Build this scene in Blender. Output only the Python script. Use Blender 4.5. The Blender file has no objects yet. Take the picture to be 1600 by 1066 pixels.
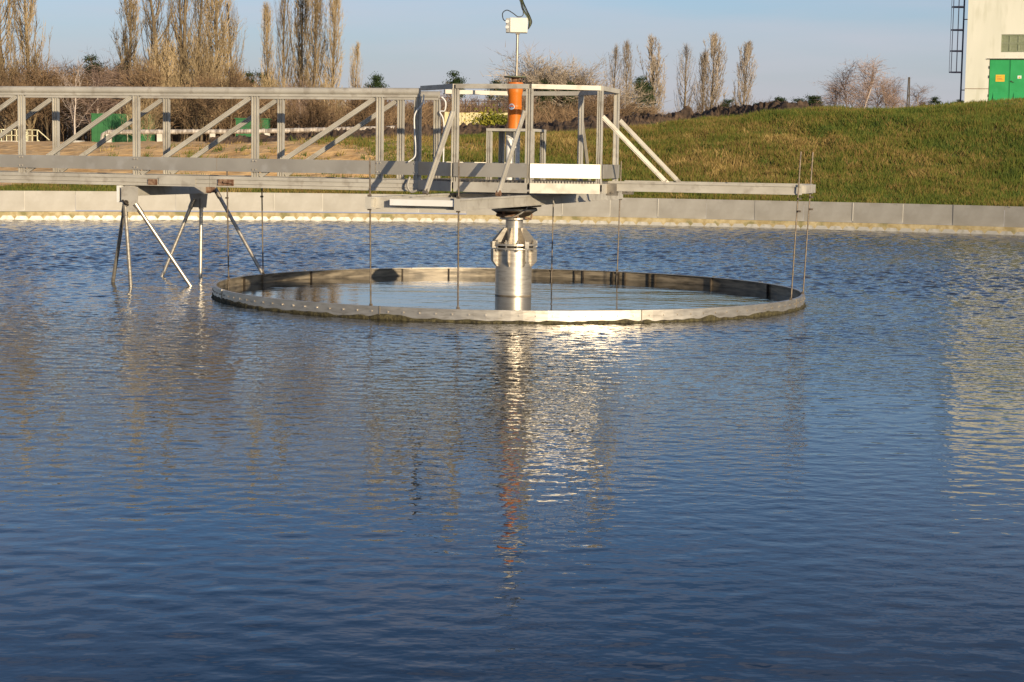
import bpy, math, random
import numpy as np
from mathutils import Vector, Matrix, noise
R = math.radians
rnd = random.Random(7)
scene = bpy.context.scene
COL = scene.collection

# ------------------------------------------------------------------ camera
cam_d = bpy.data.cameras.new('camera'); cam = bpy.data.objects.new('camera', cam_d); COL.objects.link(cam)
cam_d.sensor_width = 36; cam_d.lens = 2835 / 1600 * 36; cam_d.clip_end = 6000; cam_d.clip_start = .1
H = 1.61
pitch = math.atan((533 - 246) / 2835)
cam.matrix_world = Matrix.Translation((0, 0, H)) @ Matrix.Rotation(R(90) - pitch, 4, 'X') @ Matrix.Rotation(R(.9), 4, 'Z')
scene.camera = cam
# ------------------------------------------------------------------ light
SUN_AZ = 150.0   # compass bearing of the sun, camera looks north
SUN_EL = 11.5
w = bpy.data.worlds.new('World'); scene.world = w; w.use_nodes = True
nt = w.node_tree; nt.nodes.clear()
sky = nt.nodes.new('ShaderNodeTexSky'); sky.sky_type = 'NISHITA'; sky.sun_disc = False
sky.sun_elevation = R(SUN_EL); sky.sun_rotation = R(SUN_AZ)
sky.air_density = 1.0; sky.dust_density = .6; sky.ozone_density = 2.2
bg = nt.nodes.new('ShaderNodeBackground'); bg.inputs[1].default_value = .10
wo = nt.nodes.new('ShaderNodeOutputWorld')
# thin drifting cloud wisps and a pale haze towards the horizon, the same all the way round
tc = nt.nodes.new('ShaderNodeTexCoord')
mp = nt.nodes.new('ShaderNodeMapping'); mp.inputs['Scale'].default_value = (1.6, 1.6, 14)
nz = nt.nodes.new('ShaderNodeTexNoise'); nz.inputs['Scale'].default_value = 2.6; nz.inputs['Detail'].default_value = 6
cr = nt.nodes.new('ShaderNodeValToRGB'); cr.color_ramp.elements[0].position = .42; cr.color_ramp.elements[1].position = .72
cr.color_ramp.elements[0].color = (0, 0, 0, 1); cr.color_ramp.elements[1].color = (.5, .5, .5, 1)
mx = nt.nodes.new('ShaderNodeMixRGB'); mx.inputs[2].default_value = (5.3, 5.1, 5.7, 1)
sep = nt.nodes.new('ShaderNodeSeparateXYZ')
hz = nt.nodes.new('ShaderNodeMapRange'); hz.inputs[1].default_value = 0; hz.inputs[2].default_value = .13
hz.inputs[3].default_value = .92; hz.inputs[4].default_value = 0; hz.interpolation_type = 'SMOOTHSTEP'
mh = nt.nodes.new('ShaderNodeMixRGB'); mh.inputs[2].default_value = (4.3, 4.2, 4.75, 1)
l = nt.links.new
l(tc.outputs['Generated'], mp.inputs[0]); l(mp.outputs[0], nz.inputs['Vector']); l(nz.outputs[0], cr.inputs[0])
l(tc.outputs['Generated'], sep.inputs[0]); l(sep.outputs[2], hz.inputs[0])
l(hz.outputs[0], mh.inputs[0]); 
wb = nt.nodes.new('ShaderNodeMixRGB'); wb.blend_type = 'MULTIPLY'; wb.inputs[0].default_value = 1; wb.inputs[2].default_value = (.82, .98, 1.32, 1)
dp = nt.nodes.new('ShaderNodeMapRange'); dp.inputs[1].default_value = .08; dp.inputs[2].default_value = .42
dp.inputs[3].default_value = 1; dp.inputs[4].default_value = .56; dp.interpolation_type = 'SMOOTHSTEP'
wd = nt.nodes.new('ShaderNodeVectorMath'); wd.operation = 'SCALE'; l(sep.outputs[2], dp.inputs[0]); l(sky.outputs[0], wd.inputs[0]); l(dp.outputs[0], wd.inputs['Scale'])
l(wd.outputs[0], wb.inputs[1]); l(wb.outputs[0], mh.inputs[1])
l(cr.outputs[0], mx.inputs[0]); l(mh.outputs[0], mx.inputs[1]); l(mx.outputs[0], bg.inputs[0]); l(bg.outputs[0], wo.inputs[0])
sd = bpy.data.lights.new('sun', 'SUN'); sun = bpy.data.objects.new('sun', sd); COL.objects.link(sun)
sd.energy = 4.8; sd.angle = R(.5); sd.color = (1, .82, .57)
el, az = R(SUN_EL), R(SUN_AZ)
sdir = Vector((math.sin(az) * math.cos(el), math.cos(az) * math.cos(el), math.sin(el)))
sun.rotation_euler = sdir.to_track_quat('Z', 'Y').to_euler()
vs = scene.view_settings; vs.view_transform = 'Standard'; vs.look = 'None'; vs.gamma = 1; vs.exposure = .2
vs.use_curve_mapping = False

# ------------------------------------------------------------------ helpers
class MB:
    """collects boxes, bars, tubes and prisms and links them as one mesh object"""
    def __init__(s): s.v = []; s.f = []
    def add(s, vs_, fs):
        b = len(s.v); s.v += [tuple(q) for q in vs_]; s.f += [tuple(b + i for i in f) for f in fs]
    def box(s, x0, x1, y0, y1, z0, z1):
        s.add([(x0,y0,z0),(x1,y0,z0),(x1,y1,z0),(x0,y1,z0),(x0,y0,z1),(x1,y0,z1),(x1,y1,z1),(x0,y1,z1)],
              [(0,3,2,1),(4,5,6,7),(0,1,5,4),(1,2,6,5),(2,3,7,6),(3,0,4,7)])
    def bar(s, a, b, wd, ht, up=(0,0,1)):
        a = Vector(a); b = Vector(b); d = (b - a).normalized(); up = Vector(up)
        if abs(d.dot(up)) > .98: up = Vector((0,1,0))
        sx = d.cross(up).normalized() * wd / 2; sz = sx.cross(d).normalized() * ht / 2
        c = [a-sx-sz, a+sx-sz, a+sx+sz, a-sx+sz, b-sx-sz, b+sx-sz, b+sx+sz, b-sx+sz]
        s.add(c, [(0,1,2,3),(7,6,5,4),(0,4,5,1),(1,5,6,2),(2,6,7,3),(3,7,4,0)])
    def tube(s, pts, rad, n=8, cap=True):
        pts = [Vector(p) for p in pts]
        if not hasattr(rad, '__len__'): rad = [rad] * len(pts)
        rings = []; u = None
        for i, p in enumerate(pts):
            d = (pts[min(i+1, len(pts)-1)] - pts[max(i-1, 0)]).normalized()
            if u is None: u = d.orthogonal().normalized()
            u = (u - d * u.dot(d)).normalized(); v = d.cross(u)
            rings.append([p + (u * math.cos(2*math.pi*k/n) + v * math.sin(2*math.pi*k/n)) * rad[i] for k in range(n)])
        fs = []
        for i in range(len(pts)-1):
            for k in range(n): fs.append((i*n+k, i*n+(k+1)%n, (i+1)*n+(k+1)%n, (i+1)*n+k))
        if cap: fs += [tuple(range(n))[::-1], tuple((len(pts)-1)*n + k for k in range(n))]
        s.add([q for r in rings for q in r], fs)
    def lathe(s, prof, n=40, c=(0,0), cap=True):
        vs_ = []; fs = []
        for (r, z) in prof:
            vs_ += [(c[0]+r*math.cos(2*math.pi*k/n), c[1]+r*math.sin(2*math.pi*k/n), z) for k in range(n)]
        for i in range(len(prof)-1):
            for k in range(n): fs.append((i*n+k, i*n+(k+1)%n, (i+1)*n+(k+1)%n, (i+1)*n+k))
        if cap: fs += [tuple(range(n))[::-1], tuple((len(prof)-1)*n + k for k in range(n))]
        s.add(vs_, fs)
    def prism(s, poly, t, M):
        """poly: 2D outline in the local xz plane, thickness t along local y, placed with matrix M"""
        n = len(poly)
        vs_ = [M @ Vector((x, -t/2, z)) for x, z in poly] + [M @ Vector((x, t/2, z)) for x, z in poly]
        s.add(vs_, [tuple(range(n)), tuple(range(2*n-1, n-1, -1))] + [(i, i+n, (i+1)%n+n, (i+1)%n) for i in range(n)])
    def arc(s, r0, r1, z0, z1, a0, a1, n):
        """a piece of a ring wall; angles in radians"""
        vs_ = []; fs = []
        for i in range(n+1):
            t = a0 + (a1-a0)*i/n; c, q = math.cos(t), math.sin(t)
            vs_ += [(r0*c,r0*q,z0),(r1*c,r1*q,z0),(r1*c,r1*q,z1),(r0*c,r0*q,z1)]
        for i in range(n):
            b = 4*i
            for k in range(4): fs.append((b+k, b+(k+1)%4, b+4+(k+1)%4, b+4+k))
        fs += [(3,2,1,0), (4*n, 4*n+1, 4*n+2, 4*n+3)]
        s.add(vs_, fs)
    def mesh(s, name, mat, smooth=False, bevel=0):
        me = bpy.data.meshes.new(name); me.from_pydata(s.v, [], s.f); me.update()
        if mat: me.materials.append(mat)
        if smooth: me.polygons.foreach_set('use_smooth', [True]*len(me.polygons))
        return me
    def build(s, name, mat, parent=None, smooth=False, bevel=0):
        o = bpy.data.objects.new(name, s.mesh(name, mat, smooth)); COL.objects.link(o); o.parent = parent
        if bevel:
            m = o.modifiers.new('bevel', 'BEVEL'); m.width = bevel; m.segments = 2; m.limit_method = 'ANGLE'
        if smooth:
            try: o.data.set_sharp_from_angle(angle=R(35))
            except Exception: pass
        return o
def empty(name, loc=(0,0,0), rz=0):
    o = bpy.data.objects.new(name, None); o.location = loc; o.rotation_euler = (0,0,rz); o.empty_display_size = .2
    COL.objects.link(o); return o
def tag(o, label=None, cat=None, group=None, kind=None):
    if label: o['label'] = label
    if cat: o['category'] = cat
    if group: o['group'] = group
    if kind: o['kind'] = kind
    return o
def inst(me, name, parent=None, loc=(0,0,0), rot=(0,0,0), sc=None):
    o = bpy.data.objects.new(name, me); o.location = loc; o.rotation_euler = rot
    if sc: o.scale = sc
    o.parent = parent; COL.objects.link(o); return o
def copy_tree(o, parent=None):
    c = o.copy(); COL.objects.link(c); c.parent = parent
    for ch in list(o.children): copy_tree(ch, c)
    return c
def np_mesh(name, V, F, mat, attr=None, smooth=False):
    """V (n,3), F (m,3) or (m,4)"""
    k = F.shape[1]; me = bpy.data.meshes.new(name)
    me.vertices.add(len(V)); me.vertices.foreach_set('co', V.astype(np.float32).ravel())
    me.loops.add(F.size); me.loops.foreach_set('vertex_index', F.astype(np.int32).ravel())
    me.polygons.add(len(F)); me.polygons.foreach_set('loop_start', np.arange(0, F.size, k, dtype=np.int32))
    me.polygons.foreach_set('loop_total', np.full(len(F), k, dtype=np.int32))
    if smooth: me.polygons.foreach_set('use_smooth', np.ones(len(F), dtype=bool))
    me.update(calc_edges=True); me.validate()
    if attr is not None:
        a = me.attributes.new('tint', 'FLOAT', 'POINT'); a.data.foreach_set('value', attr.astype(np.float32))
    me.materials.append(mat); return me

# ------------------------------------------------------------------ materials
def new_mat(name):
    m = bpy.data.materials.new(name); m.use_nodes = True
    return m, m.node_tree, m.node_tree.nodes['Principled BSDF']
def N(nt, t, **kw):
    n = nt.nodes.new(t)
    for k, v in kw.items(): setattr(n, k, v)
    return n
def noise_mat(name, c1, c2, scale=5, rough=.6, metal=0, bump=0, bscale=None, p0=.35, p1=.65, detail=5, stretch=None,
              c3=None, s3=40, a3=.5, rough2=None, coord='Object', spec=None):
    m, nt, b = new_mat(name); L = nt.links.new
    tc = N(nt, 'ShaderNodeTexCoord'); mp = N(nt, 'ShaderNodeMapping')
    if stretch: mp.inputs['Scale'].default_value = stretch
    L(tc.outputs[coord], mp.inputs[0])
    n = N(nt, 'ShaderNodeTexNoise'); n.inputs['Scale'].default_value = scale; n.inputs['Detail'].default_value = detail
    L(mp.outputs[0], n.inputs['Vector'])
    r = N(nt, 'ShaderNodeValToRGB'); r.color_ramp.elements[0].position = p0; r.color_ramp.elements[1].position = p1
    r.color_ramp.elements[0].color = (*c1, 1); r.color_ramp.elements[1].color = (*c2, 1)
    L(n.outputs[0], r.inputs[0]); out = r.outputs[0]
    if c3:
        n3 = N(nt, 'ShaderNodeTexNoise'); n3.inputs['Scale'].default_value = s3; n3.inputs['Detail'].default_value = 3
        L(mp.outputs[0], n3.inputs['Vector'])
        r3 = N(nt, 'ShaderNodeValToRGB'); r3.color_ramp.elements[0].position = .55; r3.color_ramp.elements[1].position = .68
        r3.color_ramp.elements[0].color = (0,0,0,1); r3.color_ramp.elements[1].color = (a3,a3,a3,1)
        L(n3.outputs[0], r3.inputs[0])
        mxx = N(nt, 'ShaderNodeMixRGB'); mxx.inputs[2].default_value = (*c3, 1)
        L(r3.outputs[0], mxx.inputs[0]); L(out, mxx.inputs[1]); out = mxx.outputs[0]
    L(out, b.inputs['Base Color'])
    b.inputs['Roughness'].default_value = rough; b.inputs['Metallic'].default_value = metal
    if spec is not None: b.inputs['Specular IOR Level'].default_value = spec
    if rough2 is not None:
        mr = N(nt, 'ShaderNodeMapRange'); mr.inputs[3].default_value = rough; mr.inputs[4].default_value = rough2
        L(n.outputs[0], mr.inputs[0]); L(mr.outputs[0], b.inputs['Roughness'])
    if bump:
        nb = N(nt, 'ShaderNodeTexNoise'); nb.inputs['Scale'].default_value = bscale or scale*4; nb.inputs['Detail'].default_value = 6
        L(mp.outputs[0], nb.inputs['Vector'])
        bp = N(nt, 'ShaderNodeBump'); bp.inputs['Strength'].default_value = 1; bp.inputs['Distance'].default_value = bump
        L(nb.outputs[0], bp.inputs['Height']); L(bp.outputs[0], b.inputs['Normal'])
    return m
M = {}
M['alu'] = noise_mat('mill_aluminium', (.46,.43,.37), (.57,.54,.47), 3, .55, .25, rough2=.65, c3=(.30,.26,.21), s3=9, a3=.5)
M['toe'] = noise_mat('aluminium_sheet', (.40,.37,.32), (.49,.46,.40), 2, .38, .5, rough2=.5, c3=(.58,.56,.52), s3=5, a3=.5)
M['steel'] = noise_mat('stainless_steel', (.50,.45,.38), (.62,.57,.49), 6, .32, .75, stretch=(1,1,5), rough2=.46, c3=(.28,.23,.16), s3=9, a3=.4)
M['steel_dark'] = noise_mat('dull_steel', (.26,.23,.19), (.40,.36,.30), 9, .45, .7)
M['rod'] = noise_mat('threaded_rod', (.10,.08,.06), (.20,.16,.12), 30, .5, .4)
M['rust'] = noise_mat('rust', (.12,.05,.025), (.30,.2,.13), 25, .85, 0, .004)
M['dark'] = noise_mat('grimy_dark_steel', (.035,.028,.022), (.09,.07,.05), 12, .6, .3)
M['sheet'] = noise_mat('galvanised_sheet', (.30,.283,.25), (.375,.358,.325), 2.2, .55, .25, rough2=.65, c3=(.48,.47,.45), s3=3, a3=.3)
M['concrete'] = noise_mat('wet_ochre_concrete', (.34,.26,.12), (.54,.45,.27), 7, .8, 0, .01, 40, c3=(.16,.15,.05), s3=3.5, a3=.8)
M['weir'] = noise_mat('pale_weir_plate', (.48,.46,.41), (.60,.57,.51), 5, .5, .3, c3=(.36,.33,.22), s3=8, a3=.5)
M['algae'] = noise_mat('dark_algae', (.025,.02,.008), (.10,.085,.035), 30, .8, 0, .01, 80)
M['slime'] = noise_mat('wet_brown_film', (.08,.065,.045), (.30,.25,.18), 4, .4, .2, stretch=(1,1,6))
M['orange'] = noise_mat('orange_plastic', (.60,.155,.014), (.68,.19,.02), 5, .38)
M['cap'] = noise_mat('green_grey_cap', (.10,.12,.07), (.16,.17,.11), 20, .6)
M['boxm'] = noise_mat('cream_box', (.72,.69,.58), (.78,.75,.65), 9, .45)
M['boxs'] = noise_mat('grey_plastic', (.28,.28,.27), (.34,.34,.33), 9, .5)
M['white'] = noise_mat('white_paint', (.74,.73,.70), (.8,.79,.77), 9, .5)
M['black'] = noise_mat('black_cable', (.012,.013,.012), (.03,.03,.03), 9, .5)
M['gcable'] = noise_mat('olive_cable', (.10,.12,.05), (.16,.17,.09), 9, .5)
M['blue'] = noise_mat('blue_print', (.03,.07,.22), (.3,.4,.55), 60, .4, p0=.45, p1=.6)
M['cream'] = noise_mat('cream_render', (.62,.62,.52), (.72,.71,.61), .8, .8, 0, .003, 60, c3=(.42,.42,.30), s3=2.4, a3=.3, stretch=(1,1,.22))
M['doorg'] = noise_mat('green_door_paint', (.025,.30,.085), (.035,.36,.11), 1.5, .4, c3=(.05,.4,.16), s3=4, a3=.3)
M['ladder'] = noise_mat('dark_blue_paint', (.035,.038,.07), (.06,.06,.10), 9, .5)
M['grille'] = noise_mat('grey_green_grille', (.26,.30,.18), (.34,.37,.26), 9, .6)
M['yellow'] = noise_mat('yellow_sign', (.85,.45,.03), (.9,.5,.05), 9, .5)
M['green'] = noise_mat('green_sheet', (.006,.10,.02), (.012,.135,.03), 2, .5)
M['lag'] = noise_mat('torn_pipe_lagging', (.26,.22,.18), (.56,.51,.45), 3, .55, .1, .03, 9, stretch=(3,1,1))
M['railc'] = noise_mat('cream_rail_paint', (.62,.58,.36), (.74,.70,.48), 4, .6)
M['conc2'] = noise_mat('pale_concrete', (.52,.49,.42), (.68,.65,.58), 2, .85, 0, .01)
M['fence_y'] = noise_mat('pale_yellow_board', (.60,.50,.24), (.74,.64,.38), 4, .8)
M['fence_b'] = noise_mat('dark_brown_mesh', (.05,.028,.022), (.09,.05,.04), 9, .8)
M['soil'] = noise_mat('ploughed_soil', (.045,.028,.017), (.13,.083,.05), 3, .95, 0, .05, 14)
M['path'] = noise_mat('gravel', (.20,.17,.13), (.30,.26,.20), 2, .95, 0, .02, 30)

def bark(name, lo, hi):
    m, nt, b = new_mat(name); L = nt.links.new
    oi = N(nt, 'ShaderNodeObjectInfo'); at = N(nt, 'ShaderNodeAttribute', attribute_name='tint')
    ad = N(nt, 'ShaderNodeMath', operation='ADD'); mu = N(nt, 'ShaderNodeMath', operation='MULTIPLY')
    mu.inputs[1].default_value = .35
    L(oi.outputs['Random'], mu.inputs[0]); L(mu.outputs[0], ad.inputs[0]); L(at.outputs['Fac'], ad.inputs[1])
    r = N(nt, 'ShaderNodeValToRGB'); r.color_ramp.elements[0].color = (*lo,1); r.color_ramp.elements[1].color = (*hi,1)
    r.color_ramp.elements[1].position = 1.2 if False else 1.0
    L(ad.outputs[0], r.inputs[0]); L(r.outputs[0], b.inputs['Base Color'])
    b.inputs['Roughness'].default_value = .85; b.inputs['Specular IOR Level'].default_value = .15
    return m
M['poplar'] = bark('poplar_twigs', (.12,.085,.045), (.50,.38,.22))
M['poplarg'] = bark('grey_poplar_twigs', (.13,.10,.075), (.44,.36,.27))
M['brown'] = bark('brown_twigs', (.07,.044,.026), (.27,.18,.105))
M['birchtwig'] = bark('birch_fine_twigs', (.14,.085,.06), (.40,.29,.23))
M['birch'] = bark('birch_twigs', (.19,.12,.09), (.62,.54,.47))
M['pine'] = bark('pine_needles', (.012,.028,.010), (.05,.075,.025))
M['trunkd'] = bark('tree_trunk', (.07,.05,.03), (.22,.17,.11))
M['shrub'] = bark('yellow_green_leaves', (.10,.13,.02), (.42,.36,.05))

# grass: dry and green tufts mixed by where they grow
def grass_mat():
    m, nt, b = new_mat('grass_blades'); L = nt.links.new
    ge = N(nt, 'ShaderNodeNewGeometry'); at = N(nt, 'ShaderNodeAttribute', attribute_name='tint')
    n = N(nt, 'ShaderNodeTexNoise'); n.inputs['Scale'].default_value = .42; n.inputs['Detail'].default_value = 6; n.inputs['Roughness'].default_value = .65
    L(ge.outputs['Position'], n.inputs['Vector'])
    nb_ = N(nt, 'ShaderNodeTexNoise'); nb_.inputs['Scale'].default_value = .11; nb_.inputs['Detail'].default_value = 3
    L(ge.outputs['Position'], nb_.inputs['Vector'])
    av = N(nt, 'ShaderNodeMix'); av.inputs[0].default_value = .45; L(n.outputs[0], av.inputs[2]); L(nb_.outputs[0], av.inputs[3])
    st = N(nt, 'ShaderNodeMapRange'); st.inputs[1].default_value = .30; st.inputs[2].default_value = .70; st.inputs[3].default_value = .03; st.inputs[4].default_value = .80
    L(av.outputs[0], st.inputs[0])
    mu = N(nt, 'ShaderNodeMath', operation='MULTIPLY_ADD'); mu.inputs[1].default_value = .42
    L(at.outputs['Fac'], mu.inputs[0]); L(st.outputs[0], mu.inputs[2])
    r = N(nt, 'ShaderNodeValToRGB'); e = r.color_ramp.elements
    e[0].position = .38; e[0].color = (.055,.088,.014,1); e[1].position = 1.0; e[1].color = (.42,.30,.11,1)
    k = e.new(.58); k.color = (.12,.138,.020,1); k = e.new(.68); k.color = (.18,.142,.034,1); k = e.new(.82); k.color = (.205,.13,.045,1)
    L(mu.outputs[0], r.inputs[0]); L(r.outputs[0], b.inputs['Base Color'])
    b.inputs['Roughness'].default_value = .75; b.inputs['Specular IOR Level'].default_value = .2
    return m
M['grass'] = grass_mat()

def ground_mat():
    m, nt, b = new_mat('ground_soil'); L = nt.links.new
    ge = N(nt, 'ShaderNodeNewGeometry'); at = N(nt, 'ShaderNodeAttribute', attribute_name='tint')   # 0 grass, 1 sand
    n1 = N(nt, 'ShaderNodeTexNoise'); n1.inputs['Scale'].default_value = .35; n1.inputs['Detail'].default_value = 7
    n2 = N(nt, 'ShaderNodeTexNoise'); n2.inputs['Scale'].default_value = 2.2; n2.inputs['Detail'].default_value = 7
    for n in (n1, n2): L(ge.outputs['Position'], n.inputs['Vector'])
    rg = N(nt, 'ShaderNodeValToRGB'); rg.color_ramp.elements[0].color = (.06,.075,.015,1); rg.color_ramp.elements[1].color = (.15,.105,.045,1)
    rg.color_ramp.elements[0].position = .4; rg.color_ramp.elements[1].position = .62
    L(n1.outputs[0], rg.inputs[0])
    rs = N(nt, 'ShaderNodeValToRGB'); rs.color_ramp.elements[0].color = (.60,.35,.13,1); rs.color_ramp.elements[1].color = (.86,.56,.25,1)
    rs.color_ramp.elements[0].position = .35; rs.color_ramp.elements[1].position = .62
    L(n2.outputs[0], rs.inputs[0])
    ad = N(nt, 'ShaderNodeMath', operation='ADD'); L(at.outputs['Fac'], ad.inputs[0])
    sc_ = N(nt, 'ShaderNodeMapRange'); sc_.inputs[3].default_value = -.9; sc_.inputs[4].default_value = .9
    L(n1.outputs[0], sc_.inputs[0]); L(sc_.outputs[0], ad.inputs[1])
    st = N(nt, 'ShaderNodeMapRange'); st.inputs[1].default_value = .42; st.inputs[2].default_value = .58
    L(ad.outputs[0], st.inputs[0])
    mx = N(nt, 'ShaderNodeMixRGB'); L(st.outputs[0], mx.inputs[0]); L(rg.outputs[0], mx.inputs[1]); L(rs.outputs[0], mx.inputs[2])
    L(mx.outputs[0], b.inputs['Base Color']); b.inputs['Roughness'].default_value = .95
    bp = N(nt, 'ShaderNodeBump'); bp.inputs['Distance'].default_value = .12; L(n2.outputs[0], bp.inputs['Height']); L(bp.outputs[0], b.inputs['Normal'])
    return m
M['ground'] = ground_mat()

def water_mat(name, amps, calm=False):
    m, nt, b = new_mat(name); L = nt.links.new
    b.inputs['Base Color'].default_value = (.004,.009,.014,1); b.inputs['Roughness'].default_value = .03
    b.inputs['IOR'].default_value = 1.333
    ge = N(nt, 'ShaderNodeNewGeometry')
    prev = None
    gust = N(nt, 'ShaderNodeTexNoise'); gust.inputs['Scale'].default_value = .16; gust.inputs['Detail'].default_value = 3
    L(ge.outputs['Position'], gust.inputs['Vector'])
    gr = N(nt, 'ShaderNodeMapRange'); gr.inputs[1].default_value = .35; gr.inputs[2].default_value = .65
    gr.inputs[3].default_value = .4; gr.inputs[4].default_value = 1.25
    L(gust.outputs[0], gr.inputs[0])
    for (sx, sy, rz, sc, det, amp) in amps:
        mp = N(nt, 'ShaderNodeMapping'); mp.inputs['Scale'].default_value = (sx, sy, 1); mp.inputs['Rotation'].default_value = (0,0,R(rz))
        L(ge.outputs['Position'], mp.inputs[0])
        n = N(nt, 'ShaderNodeTexNoise'); n.inputs['Scale'].default_value = sc; n.inputs['Detail'].default_value = det
        n.inputs['Roughness'].default_value = .5; L(mp.outputs[0], n.inputs['Vector'])
        mu = N(nt, 'ShaderNodeMath', operation='MULTIPLY'); mu.inputs[1].default_value = amp; L(n.outputs[0], mu.inputs[0])
        if prev is None: prev = mu.outputs[0]
        else:
            ad = N(nt, 'ShaderNodeMath', operation='ADD'); L(prev, ad.inputs[0]); L(mu.outputs[0], ad.inputs[1]); prev = ad.outputs[0]
    hm = N(nt, 'ShaderNodeMath', operation='MULTIPLY'); L(prev, hm.inputs[0]); L(gr.outputs[0], hm.inputs[1])
    if calm:   # sheltered near bank, rougher out on the open water
        sx = N(nt, 'ShaderNodeSeparateXYZ'); L(ge.outputs['Position'], sx.inputs[0])
        fr = N(nt, 'ShaderNodeMapRange'); fr.interpolation_type = 'SMOOTHSTEP'; fr.inputs[1].default_value = 6.5; fr.inputs[2].default_value = 19
        fr.inputs[3].default_value = .15; fr.inputs[4].default_value = 1; L(sx.outputs[1], fr.inputs[0])
        h2 = N(nt, 'ShaderNodeMath', operation='MULTIPLY'); L(hm.outputs[0], h2.inputs[0]); L(fr.outputs[0], h2.inputs[1]); hm = h2
    bp = N(nt, 'ShaderNodeBump'); bp.inputs['Strength'].default_value = 1; bp.inputs['Distance'].default_value = 1.0
    L(hm.outputs[0], bp.inputs['Height']); L(bp.outputs[0], b.inputs['Normal'])
    return m
M['water'] = water_mat('rippled_water', [(.75,1,10,12,1.5,.0100), (.8,1,-16,22,1,.0045), (.85,1,22,42,0,.0006)], True)
M['water_calm'] = water_mat('calm_water', [(.5,1,10,2.0,2,.007), (.6,1,-20,8,2,.0022), (.8,1,5,30,1,.0005)])

# ------------------------------------------------------------------ terrain
CX, CY = .005, 21.0
RT = 24.0          # tank radius at the weir
def sm(t): t = np.clip(t, 0, 1); return t*t*(3-2*t)
def terrain_z(x, y):
    x = np.asarray(x, float); y = np.asarray(y, float)
    r = np.hypot(x-CX, y-CY); dist = np.maximum(y, 30)
    xe = x*59/dist
    zc = np.interp(xe, [-17,-5,.4,5.8,10.4,17], [1.45,2.02,2.22,2.72,3.22,3.2])
    zp = np.interp(xe, [-30,-17,-5,.4,5.8,9.8,14,17,30], [1.92,1.92,2.15,2.38,3.0,3.5,4.45,4.8,5.1])
    ahead = sm((y-15)/25)
    zc = zc*ahead + .8*(1-ahead); zp = zp*ahead + 1.0*(1-ahead)
    rc = 38.
    a = np.clip((r-25.1)/(rc-25.1), 0, 1)
    s = .35*a + .65*sm(a)
    z = .56 + (zc-.56)*s
    z2 = zc + (zp-zc)*sm((r-rc)/38.) + np.where(xe > 10, .5*sm((r-76)/30.)*ahead, 0)
    z = np.where(r > rc, z2, z)
    return z
def terrain_rough(x, y, r):
    k = sm((r-26)/4)
    return k*(.10*np.sin(x*.9+np.sin(y*.7)*1.3)*np.sin(y*.8+1.1*np.sin(x*.5)) + .05*np.sin(x*2.3+1.7*np.sin(y*1.9))*np.cos(y*2.7+x*.4))
angs = np.concatenate([np.radians(np.arange(50, 130, .3)), np.radians(np.arange(130, 410, 2.))])
rad = [25.03]
while rad[-1] < 3500:
    r = rad[-1]; rad.append(r + (.3 if r < 48 else .3 + (r-48)*.05))
rad = np.array(rad)
A_, R_ = np.meshgrid(angs, rad)
X_ = CX + R_*np.cos(A_); Y_ = CY + R_*np.sin(A_)
Z_ = terrain_z(X_, Y_) + terrain_rough(X_, Y_, R_)*np.where(R_ > 200, 0, 1)
na, nr = len(angs), len(rad)
V = np.stack([X_.ravel(), Y_.ravel(), Z_.ravel()], 1)
ii, jj = np.meshgrid(np.arange(nr-1), np.arange(na), indexing='ij')
F = np.stack([ii*na+jj, (ii+1)*na+jj, (ii+1)*na+(jj+1)%na, ii*na+(jj+1)%na], -1).reshape(-1, 4)
def sandness(x, y):
    xe = x*59/np.maximum(y, 30); r = np.hypot(x-CX, y-CY)
    s = np.interp(xe, [-40,-6,-3.2,-1.2,1,40], [.95,.9,.62,.42,0,0])
    s = s*sm((r-27.2)/2.0)
    s = s*(1-.75*sm((r-95)/20))
    return s
terr = bpy.data.objects.new('ground', np_mesh('ground', V, F[:, ::-1], M['ground'], sandness(V[:,0], V[:,1]), True)); COL.objects.link(terr); tag(terr, kind='structure')

def tz(x, y): 
    r = math.hypot(x-CX, y-CY)
    return float(terrain_z(x, y)) + (float(terrain_rough(x, y, r)) if r < 200 else 0)

# grass blades
rng = np.random.default_rng(5)
def blades(n, ang, rr, hmin, hmax, dens_fn, wd=.012):
    a = np.radians(rng.uniform(*ang, n)); r = np.sqrt(rng.uniform(rr[0]**2, rr[1]**2, n))
    x = CX + r*np.cos(a); y = CY + r*np.sin(a)
    keep = rng.uniform(0, 1, n) < dens_fn(x, y); x = x[keep]; y = y[keep]; r = r[keep]; n = len(x)
    clump = .5 + .5*np.sin(x*3.1+2*np.sin(y*2.3))*np.sin(y*3.7+2*np.sin(x*1.7))
    z = terrain_z(x, y) + terrain_rough(x, y, r) - .02
    h = rng.uniform(hmin, hmax, n)*(.55+.75*clump); lean = rng.normal(0, .38, (n, 2))*h[:, None]
    th = rng.uniform(-.9, .9, n); dx = np.cos(th)*wd*rng.uniform(.7, 1.6, n); dy = np.sin(th)*wd
    p0 = np.stack([x-dx, y-dy, z], 1); p1 = np.stack([x+dx, y+dy, z], 1)
    p2 = np.stack([x+lean[:,0], y+lean[:,1], z+h], 1)
    V = np.stack([p0, p1, p2], 1).reshape(-1, 3); F = np.arange(3*n).reshape(-1, 3)
    t = np.repeat(np.clip(rng.normal(.45, .28, n), 0, 1), 3)
    return V, F, t
dens = lambda x, y: np.clip(1.0 - sandness(x, y)*1.25 + .25*np.sin(x*.8)*np.sin(y*.6+x*.3), 0, 1)
B = [blades(330000, (58, 104), (25.1, 40.5), .08, .22, dens),
     blades(50000, (58, 122), (25.1, 28.0), .05, .15, lambda x, y: np.ones_like(x), .010),
     blades(60000, (55, 95), (40.5, 75), .08, .22, dens, .02)]
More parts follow.
